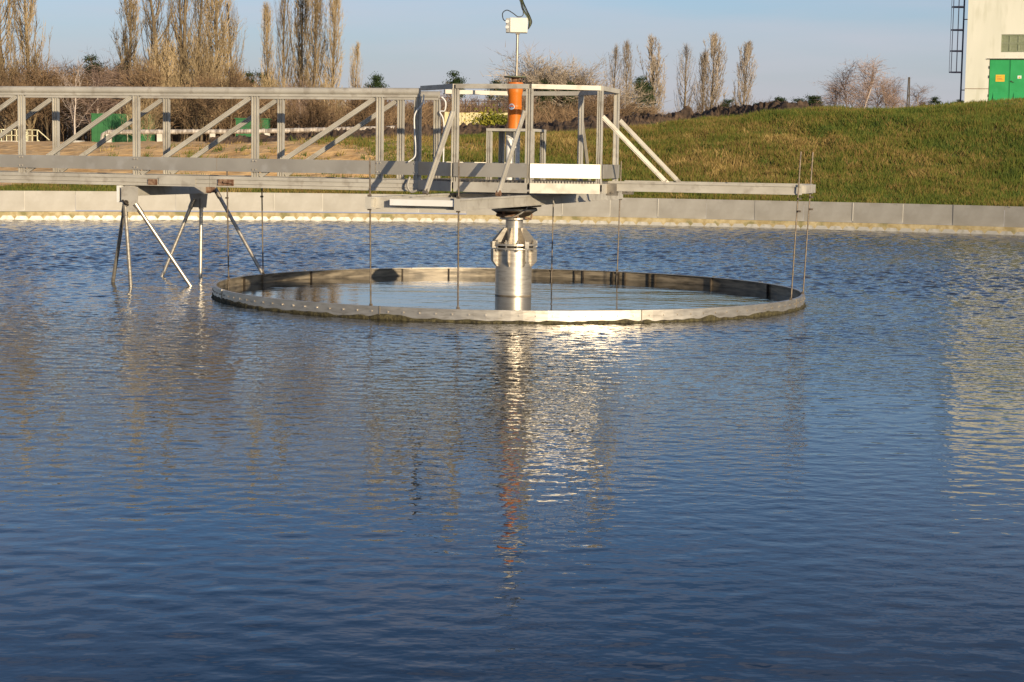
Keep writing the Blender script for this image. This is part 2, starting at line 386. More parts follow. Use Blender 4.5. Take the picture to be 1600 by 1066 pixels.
off = 0; Vs = []; Fs = []; Ts = []
for V, F, t in B: Vs.append(V); Fs.append(F+off); Ts.append(t); off += len(V)
def tussocks(nc, per, ang, rr):
    a = np.radians(rng.uniform(*ang, nc)); r = np.sqrt(rng.uniform(rr[0]**2, rr[1]**2, nc)); x = CX+r*np.cos(a); y = CY+r*np.sin(a)
    keep = rng.uniform(0, 1, nc) < dens(x, y)*.9+.06; x = x[keep]; y = y[keep]; nc = len(x)
    tn = np.where(rng.uniform(0,1,nc) < .55, rng.uniform(.45,1.15,nc), rng.uniform(-.5,.2,nc)); hc = rng.uniform(.08,.27,nc); ld = rng.normal(0,.3,(nc,2))
    xx = np.repeat(x, per)+rng.normal(0,.09,nc*per); yy = np.repeat(y, per)+rng.normal(0,.09,nc*per); h = np.repeat(hc, per)*rng.uniform(.5,1.1,nc*per)
    z = terrain_z(xx, yy)+terrain_rough(xx, yy, np.hypot(xx-CX, yy-CY))-.03; ln = (np.repeat(ld, per, 0)+rng.normal(0,.35,(nc*per,2)))*h[:,None]; wd = .014
    p0 = np.stack([xx-wd,yy,z],1); p1 = np.stack([xx+wd,yy+.004,z],1); p2 = np.stack([xx+ln[:,0],yy+ln[:,1],z+h],1)
    return np.stack([p0,p1,p2],1).reshape(-1,3), np.arange(3*nc*per).reshape(-1,3), np.repeat(np.repeat(tn, per)+rng.normal(0,.1,nc*per), 3)
for V, F, t in [tussocks(9000, 12, (56,110), (25.6, 42)), tussocks(1200, 10, (56,95), (42, 76))]: Vs.append(V); Fs.append(F+off); Ts.append(t); off += len(V)
g = bpy.data.objects.new('grass', np_mesh('grass', np.concatenate(Vs), np.concatenate(Fs), M['grass'], np.concatenate(Ts))); COL.objects.link(g)
tag(g, 'green and straw coloured rough grass covering the embankment behind the grey sheet wall', 'grass', kind='stuff')

# ------------------------------------------------------------------ water
def disc(name, r0, r1, z, mat, n=96):
    vs_ = []; fs = []
    if r0 == 0:
        vs_ = [(CX+r1*math.cos(2*math.pi*k/n), CY+r1*math.sin(2*math.pi*k/n), z) for k in range(n)]; fs = [tuple(range(n))]
    else:
        for r in (r0, r1): vs_ += [(CX+r*math.cos(2*math.pi*k/n), CY+r*math.sin(2*math.pi*k/n), z) for k in range(n)]
        fs = [(k, (k+1)%n, n+(k+1)%n, n+k)[::-1] for k in range(n)]
    b = MB(); b.add(vs_, fs); o = b.build(name, mat); tag(o, kind='structure'); return o
RING_C = (-.045, 21.0); RR = 3.385
# the open water: a fine mesh carrying the wind waves, in front of and around the ring
ys = [3.6]
while ys[-1] < 45.4: ys.append(ys[-1] + .022 + .00085*ys[-1])
ys = np.array(ys); nxw = 580
Yg = np.repeat(ys[:, None], nxw, 1); half = 2.6 + .36*ys
Xg = half[:, None]*np.linspace(-1, 1, nxw)[None, :] + .004
dxy = np.maximum(2*half/nxw, .022 + .00085*ys)[:, None]
wr = np.random.default_rng(3); Zg = np.zeros_like(Yg)
NWV = 70; slope_rms = .20
for i in range(NWV):
    lam = .10*(.9/.10)**(i/(NWV-1))*wr.uniform(.93, 1.07)
    th_ = math.radians(101) + wr.normal(0, .60); kx, ky = math.cos(th_)*2*math.pi/lam, math.sin(th_)*2*math.pi/lam
    wgt = math.exp(-((math.log(lam/.17))/.6)**2)
    amp = slope_rms*.95*wgt*math.sqrt(2/NWV)*lam/(2*math.pi)*1.5
    # slowly wandering phase keeps crests short and broken
    ph = 1.6*np.sin(Xg*wr.uniform(.4,1.6)+Yg*wr.uniform(-.9,.9)+wr.uniform(0,6))+1.3*np.sin(Yg*wr.uniform(.3,1.2)-Xg*wr.uniform(-.7,.7)+wr.uniform(0,6))
    Zg += amp*np.sin(kx*Xg+ky*Yg+ph+wr.uniform(0, 6.28))*np.clip((lam/dxy-2.2)/1.5, 0, 1)
fetch = np.interp(Yg, [5, 9, 14, 19, 27, 45], [.065, .11, .23, .52, 1.0, 1.15])
gust = 1 + .28*np.sin(Xg*.55+.8*np.sin(Yg*.31)+1)*np.sin(Yg*.42+.9*np.sin(Xg*.37))
rt = np.hypot(Xg-CX, Yg-CY); rrg = np.hypot(Xg-RING_C[0], Yg-RING_C[1])
Zg = Zg*fetch*gust*(.45+.55*np.clip(np.abs(rrg-RR)/.8, 0, 1))
Zg = np.where(rrg < RR-.004, -.04, Zg); Zg = np.where(rt > RT+.02, -.3, Zg)
Zg[:, 0] = -.06; Zg[:, -1] = -.06; Zg[0, :] = -.06
Vw = np.stack([Xg.ravel(), Yg.ravel(), Zg.ravel()], 1)
iw, jw = np.meshgrid(np.arange(len(ys)-1), np.arange(nxw-1), indexing='ij')
k0 = (iw*nxw+jw).ravel()
ok = ((rrg[:-1,:-1] > RR-.25) & (rt[:-1,:-1] < RT+.2)).ravel(); k0 = k0[ok]
Fw = np.stack([k0, k0+1, k0+nxw+1, k0+nxw], 1)
wo_ = bpy.data.objects.new('water', np_mesh('water', Vw, Fw, M['water'], None, True)); COL.objects.link(wo_); tag(wo_, kind='structure')
disc('water', 0, RT+.01, -.055, M['water'])
b = MB(); n = 96
b.add([(RING_C[0]+(RR-.012)*math.cos(2*math.pi*k/n), RING_C[1]+(RR-.012)*math.sin(2*math.pi*k/n), .018) for k in range(n)], [tuple(range(n))])
tag(b.build('water', M['water_calm']), kind='structure')

# ------------------------------------------------------------------ tank edge: weir, launder wall, sheet panels
lw = empty('launder_wall', (CX, CY, 0)); tag(lw, 'ochre concrete channel wall behind the toothed weir at the water edge', 'wall')
b = MB(); b.arc(RT+.86, RT+1.1, -.5, .15, 0, 2*math.pi, 180); b.build('concrete_rim', M['concrete'], lw)
b = MB(); b.arc(RT+.02, RT+.86, -.5, -.12, 0, 2*math.pi, 180); b.build('channel_floor', M['algae'], lw)
we = empty('weir', (CX, CY, 0)); tag(we, 'pale toothed overflow weir standing along the far edge of the water', 'weir')
NW = 150; ca = 2*math.pi/NW; pl = RT*ca
b = MB(); poly = [(-pl/2+.004, -.3), (pl/2-.004, -.3)]
top = []
for k in range(3):
    x0 = -pl/2 + pl*k/3; wd_ = pl/3
    top += [(x0+.004, .012), (x0+wd_*.2, .085), (x0+wd_*.8, .085), (x0+wd_-.004, .012)]
poly = [(-pl/2+.004, -.3)] + top + [(pl/2-.004, -.3)]
# concave outline: build as quads
pts = [(-pl/2+.004, .012)] + top[1:-1] + [(pl/2-.004, .012)]
for i in range(len(pts)-1):
    (xa, za), (xb, zb) = pts[i], pts[i+1]
    if xb-xa < 1e-6: continue
    b.prism([(xa,-.3),(xb,-.3),(xb,zb),(xa,za)], .006, Matrix.Identity(4))
wm = b.mesh('weir_plate', M['weir'])
for k in range(NW):
    a = ca*k
    inst(wm, 'weir_plate', we, (RT*math.cos(a), RT*math.sin(a), rnd.uniform(-.006,.006)), (0, 0, a+math.pi/2))
sw = empty('sheet_wall', (CX, CY, 0)); tag(sw, 'low wall of grey metal sheets along the far side of the tank', 'wall')
NP = 130; pa = 2*math.pi/NP; pw = (RT+1.03)*pa
pm = []
for q in range(3):
    b = MB(); b.box(-pw/2+.001, pw/2-.001, -.004, .004, (.155, .128, .180)[q], .64)
    b.box(-pw/2+.004, pw/2-.004, .004, .03, .625, .64)
    pm.append(b.mesh('panel', M['sheet']))
b = MB(); b.box(-pw/2-.010, -pw/2+.010, -.010, -.005, .185, .632); jm = b.mesh('joint_strip', M['conc2'])
step = 0
for k in range(NP):
    a = pa*k
    if rnd.random() < .35: step = (step+rnd.choice((1,2))) % 3
    rr_ = RT + 1.03 - (.012 if k % 2 else 0)
    o = inst(pm[step], 'panel', sw, (rr_*math.cos(a), rr_*math.sin(a), 0), (R(rnd.uniform(-.5,.5)), 0, a + math.pi/2*(1 if False else -1)))
    if rnd.random() < .6: inst(jm, 'joint_strip', o)

# ------------------------------------------------------------------ bridge
AL = R(16.7)
br = empty('footbridge', (CX, CY, 0), -AL); tag(br, 'grey aluminium truss footbridge with octagonal platform crossing over the water', 'footbridge')
ZR, ZD = 2.335, 1.33       # rail centre line, deck
def cchan(bm, p, q, wd, dp, face=-1, lip=.012):
    """channel-profile bar from p to q in the truss plane: web plus two proud flanges and a centre rib"""
    p = Vector(p); q = Vector(q); d = (q-p).normalized(); nrm = Vector((0, face, 0)); sd_ = d.cross(nrm).normalized()
    bm.bar(p - nrm*dp*.15, q - nrm*dp*.15, dp*.6, wd*.98, up=sd_) if False else None
    def sl(o, w_, depth, outw):
        a = p + sd_*o + nrm*outw; b_ = q + sd_*o + nrm*outw
        sx = sd_*w_/2; sy = nrm*depth/2
        c = [a-sx-sy, a+sx-sy, a+sx+sy, a-sx+sy, b_-sx-sy, b_+sx-sy, b_+sx+sy, b_-sx+sy]
        bm.add(c, [(0,3,2,1),(4,5,6,7),(0,1,5,4),(1,2,6,5),(2,3,7,6),(3,0,4,7)])
    sl(0, wd-.002, dp*.5, -dp*.1)
    sl(-wd/2+lip/2, lip, dp, 0); sl(wd/2-lip/2, lip, dp, 0); sl(0, lip*.8, dp*.35, dp*.28)
def rail_profile(bm, p, q, r=.042):
    bm.tube([p, q], r, 10)
posts_s = [-12.39, -10.83, -9.27, -7.71, -6.15, -4.59, -3.04, -1.48]
for side, v in ((0, -.49), (1, .47)):
    s_end = -1.02 if side == 0 else -1.12
    off_s = 0 if side == 0 else -.1
    ss = [s + off_s for s in posts_s]
    # top rail in two lengths, lower chord in three
    for (a, b_) in ((-13.5, -7.0), (-6.994, s_end+.02)):
        m = MB()
        m.tube([(a, v, ZR), (b_, v, ZR)], .044, 12); m.box(a, b_, v-.03, v+.03, ZR-.062, ZR-.036)
        m.build('top_rail', M['alu'], br, True)
    for (a, b_) in ((-13.5, -7.22), (-7.214, -3.62), (-3.614, s_end+.1)):
        m = MB()
        m.box(a, b_, v-.022, v+.022, 1.205, 1.335); f_ = -1 if side == 0 else 1
        y0, y1 = sorted((v+.022*f_, v+.034*f_))
        m.box(a, b_, y0, y1, 1.205, 1.222); m.box(a, b_, y0, y1, 1.295, 1.335)
        m.box(a, b_, y0, y1-.0 if f_ > 0 else y1, 1.245, 1.25)
        m.build('lower_chord', M['alu'], br)
    for s in ss + [s_end]:
        m = MB(); cchan(m, (s, v, 1.335), (s, v, ZR-.05), .078, .05, -1); m.build('post', M['alu'], br)
        g = MB(); g.tube([(s-.02, v-.03, 1.45), (s-.02, v-.062, 1.45)], .008, 6); g.tube([(s+.02, v-.03, 1.50), (s+.02, v-.062, 1.50)], .008, 6)
    for s0, s1 in zip(ss[:-1], ss[1:]):
        m = MB(); cchan(m, (s0+.06, v+.004, 1.345), (s1-.05, v+.004, ZR-.07), .052, .034, -1); m.build('diagonal', M['alu'], br)
    # toe boards: outside on the near truss, inside on the far one
    yy = v-.032 if side == 0 else v+.036
    cuts = [-13.5, -10.4, -7.2, -3.52, -1.52, s_end+.06] if side == 0 else [-13.5, -9.3, -5.1, s_end+.06]
    for a, b_ in zip(cuts[:-1], cuts[1:]):
        m = MB(); m.box(a+.003, b_-.003, yy-.004, yy+.004, 1.392, 1.548); m.box(a+.003, b_-.003, yy+.004, yy+.016, 1.540, 1.548)
        if side == 0: m.build('toe_board', M['toe'], br)
# bolts on the near toe board
m = MB()
for s in posts_s + [-1.02]:
    for dz in (1.42, 1.52):
        for dx in (-.02, .02): m.tube([(s+dx, -.526, dz), (s+dx, -.538, dz)], .008, 6)
m.build('board_bolts', M['steel'], br)
# deck grating and cross bearers
m = MB()
s = -13.4
while s < -.95: m.box(s, s+.006, -.46, .44, 1.30, 1.33); s += .05
for v in (-.3, -.1, .1, .3): m.box(-13.4, -.98, v-.003, v+.003, 1.302, 1.326)
tag(m.build('deck_grating', M['steel_dark'], br), kind='stuff')
for s in [-12.39+1.56*k for k in range(8)]:
    m = MB(); m.box(s-.03, s+.03, -.465, .445, 1.21, 1.295); m.build('cross_bearer', M['steel_dark'], br)

# octagonal platform round the drive
P = {'H': (-.97,-.50), 'A': (-.36,-1.12), 'B': (.50,-1.16), 'C': (1.18,-.72), 'D': (1.14,.22), 'E': (.55,.86), 'F': (-.36,1.02), 'G': (-1.05,.49)}
order = 'HABCDEFG'
def edge(bm, p, q, z0, z1, t=.008, out=0):
    p = Vector((*p, 0)); q = Vector((*q, 0)); d = (q-p).normalized(); nn = Vector((d.y, -d.x, 0))
    a = p + nn*out; b_ = q + nn*out
    bm.add([a+Vector((0,0,z0)), b_+Vector((0,0,z0)), b_+nn*t+Vector((0,0,z0)), a+nn*t+Vector((0,0,z0)),
            a+Vector((0,0,z1)), b_+Vector((0,0,z1)), b_+nn*t+Vector((0,0,z1)), a+nn*t+Vector((0,0,z1))],
           [(0,3,2,1),(4,5,6,7),(0,1,5,4),(1,2,6,5),(2,3,7,6),(3,0,4,7)])
def shrink(p, q, g):
    p = Vector(p); q = Vector(q); d = (q-p).normalized()*g; return tuple(p+d), tuple(q-d)
for i in range(7):
    p, q = P[order[i]], P[order[i+1]]
    m = MB(); a, c = shrink(p, q, .012); m.bar((*a, 2.375), (*c, 2.375), .055, .05); m.build('platform_rail', M['alu'], br)
    m = MB(); a, c = shrink(p, q, .004); edge(m, a, c, 1.392, 1.545, .006, .036); m.build('toe_board', M['toe'], br)
    m = MB(); edge(m, a, c, 1.226, 1.335, .01, .03); edge(m, a, c, 1.322, 1.335, .03, -.002); m.build('fascia', M['alu'], br)
for k in 'ABCDEF':
    s, v = P[k]; r_ = Vector((s-.1, v+.05)).normalized()*.03
    m = MB(); s -= r_.x*.2; v -= r_.y*.2
    cchan(m, (s, v, 1.335), (s, v, 2.35), .072 if k in 'AB' else .058, .05, -1 if k in 'ABC' else 1); m.build('post', M['alu'], br)
m = MB()
for i in range(44):
    s = -1.0 + i*.05
    # deck grating clipped to the octagon
    pts_ = [P[k] for k in order]; ys = []
    for j in range(8):
        (x0, y0), (x1, y1) = pts_[j], pts_[(j+1) % 8]
        if (x0-s)*(x1-s) < 0: ys.append(y0+(y1-y0)*(s-x0)/(x1-x0))
    if len(ys) == 2: m.box(s, s+.006, min(ys)+.01, max(ys)-.01, 1.325, 1.352)
for v in np.arange(-.9, .9, .1):
    m.box(-.5, .7, v-.003, v+.003, 1.328, 1.348)
tag(m.build('platform_grating', M['steel_dark'], br), kind='stuff')
# serrated edge of the grating seen above the front fascia
m = MB()
(x0, y0), (x1, y1) = P['B'], P['C']
for i in range(24):
    t = (i+.5)/24; m.box(x0+(x1-x0)*t-.007, x0+(x1-x0)*t+.007, y0+(y1-y0)*t+.01, y0+(y1-y0)*t+.03, 1.335, 1.356)
m.build('grating_teeth', M['alu'], br)
# braces
def brace(a, c, wd=.055):
    m = MB(); m.bar(a, c, wd, .035); m.bar(Vector(a)+Vector((0,-.012,0)), Vector(c)+Vector((0,-.012,0)), .012, .05); m.build('brace', M['alu'], br)
    m = MB(); d = (Vector(c)-Vector(a)).normalized(); m.bar(Vector(c)-d*.02, Vector(c)+d*.035, .05, .045); m.build('brace_foot', M['rust'] if rnd.random() < .5 else M['steel_dark'], br)
brace((-.37,-1.17,2.09), (-.44,-1.83,1.235)); brace((.46,-1.22,2.10), (.43,-2.02,1.235), .035)
brace((1.20,-.70,2.07), (1.86,-.42,1.37), .05); brace((1.17,.24,2.05), (1.83,.40,1.37), .05)
brace((.55,.90,2.03), (.45,1.75,1.235), .04); brace((-.36,1.05,2.03), (-.45,1.75,1.235), .04)
# cross arms carrying the rods of the ring
for s in (-.47, .45):
    for (a, c) in ((-3.44, -.002), (.002, 3.40)):
        m = MB(); m.box(s-.03, s+.03, a, c, 1.085, 1.203)
        m.box(s+.03, s+.042, a, c, 1.185, 1.203); m.box(s+.03, s+.042, a, c, 1.085, 1.10); m.build('cross_arm', M['alu'], br)
for v, z0, z1 in ((-3.30,1.09,1.20), (-2.66,1.13,1.195), (3.3,1.09,1.20)):
    m = MB(); m.box(-.437, .417, v-.03, v+.03, z0, z1); m.build('arm_tie', M['alu'], br)
m = MB(); m.box(-.25, .415, -3.42, -3.36, 1.125, 1.185); m.build('front_bar', M['white'], br)
# extension beams to the right
for v in (-.44, .42):
    m = MB(); s0 = 1.22 if v < 0 else 1.2
    m.box(s0, 3.36, v-.022, v+.022, 1.255, 1.365); f_ = -1 if v < 0 else 1
    y0, y1 = sorted((v+.022*f_, v+.034*f_)); m.box(s0, 3.36, y0, y1, 1.255, 1.268); m.box(s0, 3.36, y0, y1, 1.34, 1.365)
    m.build('extension_beam', M['alu'], br)
    m = MB(); m.bar((s0-.02, v, 1.27), (s0+.10, v, 1.27), .08, .13); m.tube([(s0+.05, v-.06, 1.24), (s0+.05, v+.06, 1.24)], .012, 6); m.build('clamp', M['steel_dark'], br)
m = MB(); m.box(3.30, 3.40, -.412, .392, 1.27, 1.36); m.build('end_plate', M['alu'], br)
# rings of angle below the platform: two plates and the corrugated skirt
m = MB(); m.box(-.41, .39, -.9, -.5, 1.12, 1.20); m.box(-.41, .39, .5, .9, 1.12, 1.20); m.build('bearing_beam', M['steel_dark'], br)
# splice plates and rusty clips on the near chord
m = MB(); m.box(-4.28, -3.80+.0, -.528, -.520, 1.225, 1.305); m.build('splice_plate', M['alu'], br)
m = MB(); m.box(-3.50, -3.30, -.535, -.524, 1.225, 1.30); m.tube([(-3.42,-.55,1.27),(-3.30,-.55,1.255)], .014, 7); m.build('rusty_clip', M['rust'], br)
m = MB(); m.box(-4.42, -4.30, -.532, -.524, 1.215, 1.285); m.build('rusty_clip', M['rust'], br)

# scraper leg frame under the bridge
lf = empty('scraper_frame', (CX, CY, 0), -AL); tag(lf, 'stainless steel frame on splayed legs standing in the water under the footbridge', 'support frame')
LS = -4.66
m = MB(); m.box(LS-.04, LS+.05, -.60, 1.55, 1.08, 1.2); m.build('crossbeam', M['alu'], lf, bevel=.006)
m = MB(); m.prism([(-.03,-.19),(.10,-.19),(.12,.0),(.12,.11),(-.10,.11),(-.10,-.06)], .012, Matrix.Translation((LS+.03,-.61,1.08))); m.build('bracket', M['alu'], lf)
m = MB(); m.prism([(-.09,-.18),(.11,-.18),(.13,.0),(-.13,0)], .012, Matrix.Translation((LS,1.28,1.08))); m.build('bracket', M['alu'], lf)
m = MB(); m.box(LS-.14, LS-.115, -.60, -.2, 1.0, 1.2); m.build('end_plate', M['white'], lf)
m = MB(); m.tube([(LS+.0,-.64,1.0),(LS+.0,-.56,1.0)], .03, 8); m.tube([(LS-.03,-.66,1.03),(LS+.05,-.66,.97)], .012, 6); m.build('bolt', M['dark'], lf)
def leg(top_, foot):
    t = Vector(top_); f = Vector(foot); d = (f-t).normalized()
    m = MB(); m.tube([t+d*.1, f+d*.5], .024, 12); m.build('leg', M['steel'], lf, True)
    m = MB(); m.tube([t-d*.02, t+d*.12], .032, 10); m.build('leg_socket', M['steel_dark'], lf, True)
leg((LS-.10,-.47,.98), (-5.10,-.17,0)); leg((LS-.03,-.60,.96), (LS-.03,-.47,0)); leg((LS+.12,-.60,.97), (-3.97,-.31,0))
leg((LS-.05,1.24,1.0), (-5.09,1.09,0)); leg((LS+.03,1.30,1.0), (LS+.03,1.27,0)); leg((LS+.12,1.53,1.13), (-3.82,1.5,0))
m = MB(); m.tube([(LS+.1,1.56,1.13),(LS+.1,1.46,1.13)], .04, 10); m.box(LS, LS+.12, 1.40, 1.44, 1.09, 1.18); m.build('pivot', M['rust'], lf)

# ------------------------------------------------------------------ the ring
rg = empty('feed_well_ring', (RING_C[0], RING_C[1], 0)); tag(rg, 'large round stainless steel ring hanging half sunk in the water around the column', 'ring')
ZT = .126; NS = 8
for k in range(NS):
    a0 = R(-112) + 2*math.pi*k/NS + .0018; a1 = a0 + 2*math.pi/NS - .0036
    m = MB(); m.arc(RR-.004, RR+.002, -.25, ZT, a0, a1, 22); m.arc(RR-.035, RR-.004, ZT-.006, ZT, a0, a1, 22)
    m.build('ring_segment', M['steel'], rg)
    m = MB(); m.box(-.004, .004, -.006, .008, -.2, ZT+.003)
    o = m.build('joint_plate', M['steel_dark'], rg); t = a0-.0018; o.location = ((RR+.004)*math.cos(t), (RR+.004)*math.sin(t), 0); o.rotation_euler = (0,0,t+math.pi/2)
    m = MB()
    for i in range(16):
        t = a0 + (a1-a0)*(i+.5)/16; c, q = math.cos(t), math.sin(t)
        m.tube([((RR+.002)*c,(RR+.002)*q,.075), ((RR+.012)*c,(RR+.012)*q,.075)], .010, 6)
    m.build('bolt_row', M['white'] if False else M['steel'], rg)
# growth along the waterline, outside and inside
def growth(name, r, zlo, zbase, amp, mat, inward=False):
    n = 720; vs_ = []; fs = []
    for i in range(n):
        t = 2*math.pi*i/n
        h = zbase + amp*max(0, noise.noise((r*math.cos(t)*2.2, r*math.sin(t)*2.2, 3)))*1.6 + amp*.6*noise.noise((r*math.cos(t)*9, r*math.sin(t)*9, 8)) 
        th = .012 + .010*noise.noise((r*math.cos(t)*12, r*math.sin(t)*12, 1))
        rr_ = r - th if inward else r + th
        for (q, z) in ((r, h+.004), (rr_, h*.7), (rr_, zlo)): vs_.append((q*math.cos(t), q*math.sin(t), z))
    for i in range(n):
        j = (i+1) % n
        for k in range(2): fs.append((3*i+k, 3*i+k+1, 3*j+k+1, 3*j+k) if not inward else (3*j+k, 3*j+k+1, 3*i+k+1, 3*i+k))
    b = MB(); b.add(vs_, fs); o = b.build(name, mat, rg); return o
tag(growth('algae_fringe', RR+.0025, -.05, .020, .030, M['algae']), kind='stuff')
n = 240; vs_ = []
m = MB(); m.arc(RR-.0075, RR-.0045, -.1, ZT-.008, 0, 2*math.pi, 200); m.build('inner_film', M['slime'], rg)
for t in [R(q) for q in (163,139,115,104,88,75,73,66,64.5,63,57,55.5,40,20)]:
    c, q = math.cos(t), math.sin(t); m = MB()
    m.bar(((RR-.02)*c,(RR-.02)*q,-.1), ((RR-.02)*c,(RR-.02)*q,ZT-.01), .014, .03, up=(c,q,0)); m.build('stiffener', M['dark'], rg)
# hanger rods in four pairs
def hang(s, v, z1):
    x = CX + s*math.cos(AL) + v*math.sin(AL); y = CY - s*math.sin(AL) + v*math.cos(AL)
    d = Vector((x-RING_C[0], y-RING_C[1], 0)).normalized()*(RR-.02)
    m = MB(); m.tube([(d.x, d.y, .0), (x-RING_C[0], y-RING_C[1], z1)], .0085, 7); m.build('hanger_rod', M['rod'], rg)
    m = MB(); px, py = x-RING_C[0], y-RING_C[1]
    for zz in (1.08, 1.215): m.tube([(px,py,zz-.01),(px,py,zz+.01)], .022, 6)
    m.tube([(d.x,d.y,ZT-.03),(d.x,d.y,ZT+.02)], .018, 6); m.build('nut', M['rod'], rg)
for s in (-.47, .45):
    hang(s, -3.40, 1.58); hang(s, 3.38, 1.3 if s < 0 else 1.58)
for v in (-.50, .48): hang(-3.40, v, 1.55 if v < 0 else 1.25); hang(3.345, v-.0, 1.72)

# ------------------------------------------------------------------ centre column
co = empty('centre_column', (CX, CY, 0)); tag(co, 'round stainless steel column with bolted flange and fins rising inside the ring', 'column')
m = MB(); m.lathe([(.21,-.4),(.21,.555)], 48); m.build('cylinder', M['steel'], co, True)
m = MB(); m.lathe([(.2106,-.02),(.2125,.012),(.2106,.03)], 48, cap=False); m.build('waterline_stain', M['slime'], co, True)
m = MB(); m.lathe([(.26,.557),(.26,.575)], 48); m.build('lower_flange', M['steel'], co)
m = MB(); m.lathe([(.27,.60),(.27,.622)], 48); m.build('upper_flange', M['steel'], co)
m = MB(); m.lathe([(.20,.575),(.20,.60)], 32); m.build('gasket', M['dark'], co)
m = MB(); m.lathe([(.10,.622),(.10,.90)], 32); m.build('neck', M['steel'], co, True)
for k in range(8):
    t = R(22.5+8) + k*math.pi/4; Mx = Matrix.Rotation(t, 4, 'Z')
    m = MB(); m.prism([(.207,.36),(.225,.36),(.275,.42),(.275,.556),(.207,.556)], .012, Mx); m.build('lower_fin', M['steel'], co)
    m = MB(); m.prism([(.098,.623),(.255,.623),(.255,.66),(.135,.80),(.098,.80)], .010, Mx); m.build('upper_fin', M['steel'], co)
for k in range(12):
    t = R(9) + k*math.pi/6; c, q = math.cos(t), math.sin(t)
    m = MB(); m.tube([(.245*c,.245*q,.535),(.245*c,.245*q,.665)], .010, 6); m.tube([(.245*c,.245*q,.622),(.245*c,.245*q,.642)], .02, 6); m.tube([(.245*c,.245*q,.545),(.245*c,.245*q,.557)], .02, 6)
    m.build('flange_bolt', M['steel'], co)
for k in range(4):
    t = R(-150) + k*math.pi/2; c, q = math.cos(t), math.sin(t)
    m = MB(); m.bar((.25*c,.25*q,.612), (.30*c,.30*q,.612), .05, .075, up=(0,0,1)); m.build('flange_lug', M['steel'], co)
m = MB(); m.lathe([(.15,.895),(.17,.90),(.17,.918),(.13,.925)], 32); m.build('collar', M['steel'], co)
m = MB(); m.lathe([(.12,.925),(.17,.94),(.25,1.0),(.26,1.035)], 32); m.build('slip_cone', M['dark'], co, True)
m = MB(); m.lathe([(.23,.985),(.265,1.0),(.265,1.02),(.23,1.022)], 32); m.build('slip_ring', M['steel_dark'], co)
m = MB(); m.lathe([(.30,1.046),(.31,1.05),(.31,1.078),(.28,1.084)], 8); m.build('bearing_plate', M['dark'], co)
m = MB()
for dx in (0, .012): m.tube([(-.11+dx,-.22,.93),(-.02,-.27,.93),(.06+dx,-.28,.97),(.13,-.27,1.02),(.15,-.25,1.05)], .006, 5)
m.build('pale_hose', M['sheet'], co)
m = MB(); m.tube([(-.14,-.15,.93),(-.12,-.20,.99),(-.16,-.2,1.04)], .018, 6); m.tube([(.12,-.15,.92),(.19,-.15,.91),(.2,-.12,.96)], .014, 6); m.tube([(-.2,-.1,.95),(-.1,-.2,.94),(.05,-.2,.94)], .02, 6); m.build('cable_tangle', M['rust'], co)

# ------------------------------------------------------------------ pipe stand, orange pipe, box on mast
st = empty('pipe_stand', (CX, CY, 0), -AL); tag(st, 'small grey steel table frame on the platform under the orange pipe', 'stand')
m = MB(); m.box(-.27, .29, -.27, .27, 1.905, 1.935); m.build('top_plate', M['alu'], st)
for x, y in ((-.24,-.24), (.26,-.24), (.26,.24), (-.24,.24)):
    m = MB(); cchan(m, (x, y, 1.345), (x, y, 1.905), .06, .05, -1); m.build('leg', M['alu'], st)
m = MB(); m.lathe([(.045,1.35),(.045,1.9)], 16, (-.07,.0)); m.lathe([(.03,1.35),(.03,1.9)], 12, (.03,-.02)); m.tube([(-.08,-.1,1.86),(.0,-.13,1.82),(.03,-.1,1.72)], .012, 6); m.build('riser', M['white'], st, True)
op = empty('orange_pipe', (CX-.015, CY, 1.936)); tag(op, 'upright orange plastic pipe with a blue sticker on the platform stand', 'pipe')
m = MB(); m.lathe([(.078,0),(.080,.02),(.080,.385),(.086,.40),(.089,.43),(.089,.50),(.093,.51),(.093,.525),(.084,.53)], 40); m.build('barrel', M['orange'], op, True)
m = MB(); m.lathe([(.0805,.245),(.083,.25),(.083,.262),(.0805,.267)], 40, cap=False); m.build('seam_band', M['orange'], op, True)
b = MB()
n = 20; G = 6; vs_ = []
for g_ in range(G+1):
    for k in range(n):
        t = 2*math.pi*k/n; rr_ = .040*g_/G; a = R(-118)+rr_*math.cos(t)/.0815; vs_.append((.0822*math.cos(a), .0822*math.sin(a), .25+.92*rr_*math.sin(t)))
b.add(vs_, [(g_*n+k, g_*n+(k+1)%n, (g_+1)*n+(k+1)%n, (g_+1)*n+k) for g_ in range(G) for k in range(n)])
b.build('sticker', M['blue'], op)
# white lettering-like ring on the sticker
b = MB(); q1 = []
for k in range(n):
    t = 2*math.pi*k/n
    for rr_ in (.036, .030):
        u = rr_*1.08*math.cos(t)/.0825; a = R(-118)+u; q1.append((.0830*math.cos(a), .0830*math.sin(a), .25+rr_*.92*math.sin(t)))
b.add(q1, [(2*k, 2*((k+1)%n), 2*((k+1)%n)+1, 2*k+1) for k in range(n)]); b.build('sticker_border', M['white'], op)
m = MB(); m.lathe([(.045,.525),(.045,.585)], 16); 
for k in range(5): t = k*2*math.pi/5+.3; m.tube([(.075*math.cos(t),.075*math.sin(t),.52),(.075*math.cos(t),.075*math.sin(t),.585)], .006, 5)
m.build('cap_spacer', M['rust'], op)
m = MB(); m.lathe([(.12,.582),(.128,.588),(.126,.598),(.03,.605)], 36); m.build('rain_cap', M['cap'], op, True)
jb = empty('junction_box', (CX+.0, CY, 2.54)); tag(jb, 'cream electrical box with cables on a thin mast above the orange pipe', 'junction box')
m = MB(); m.tube([(0,0,0),(.004,0,.49)], .015, 10); m.build('mast', M['steel_dark'], jb, True)
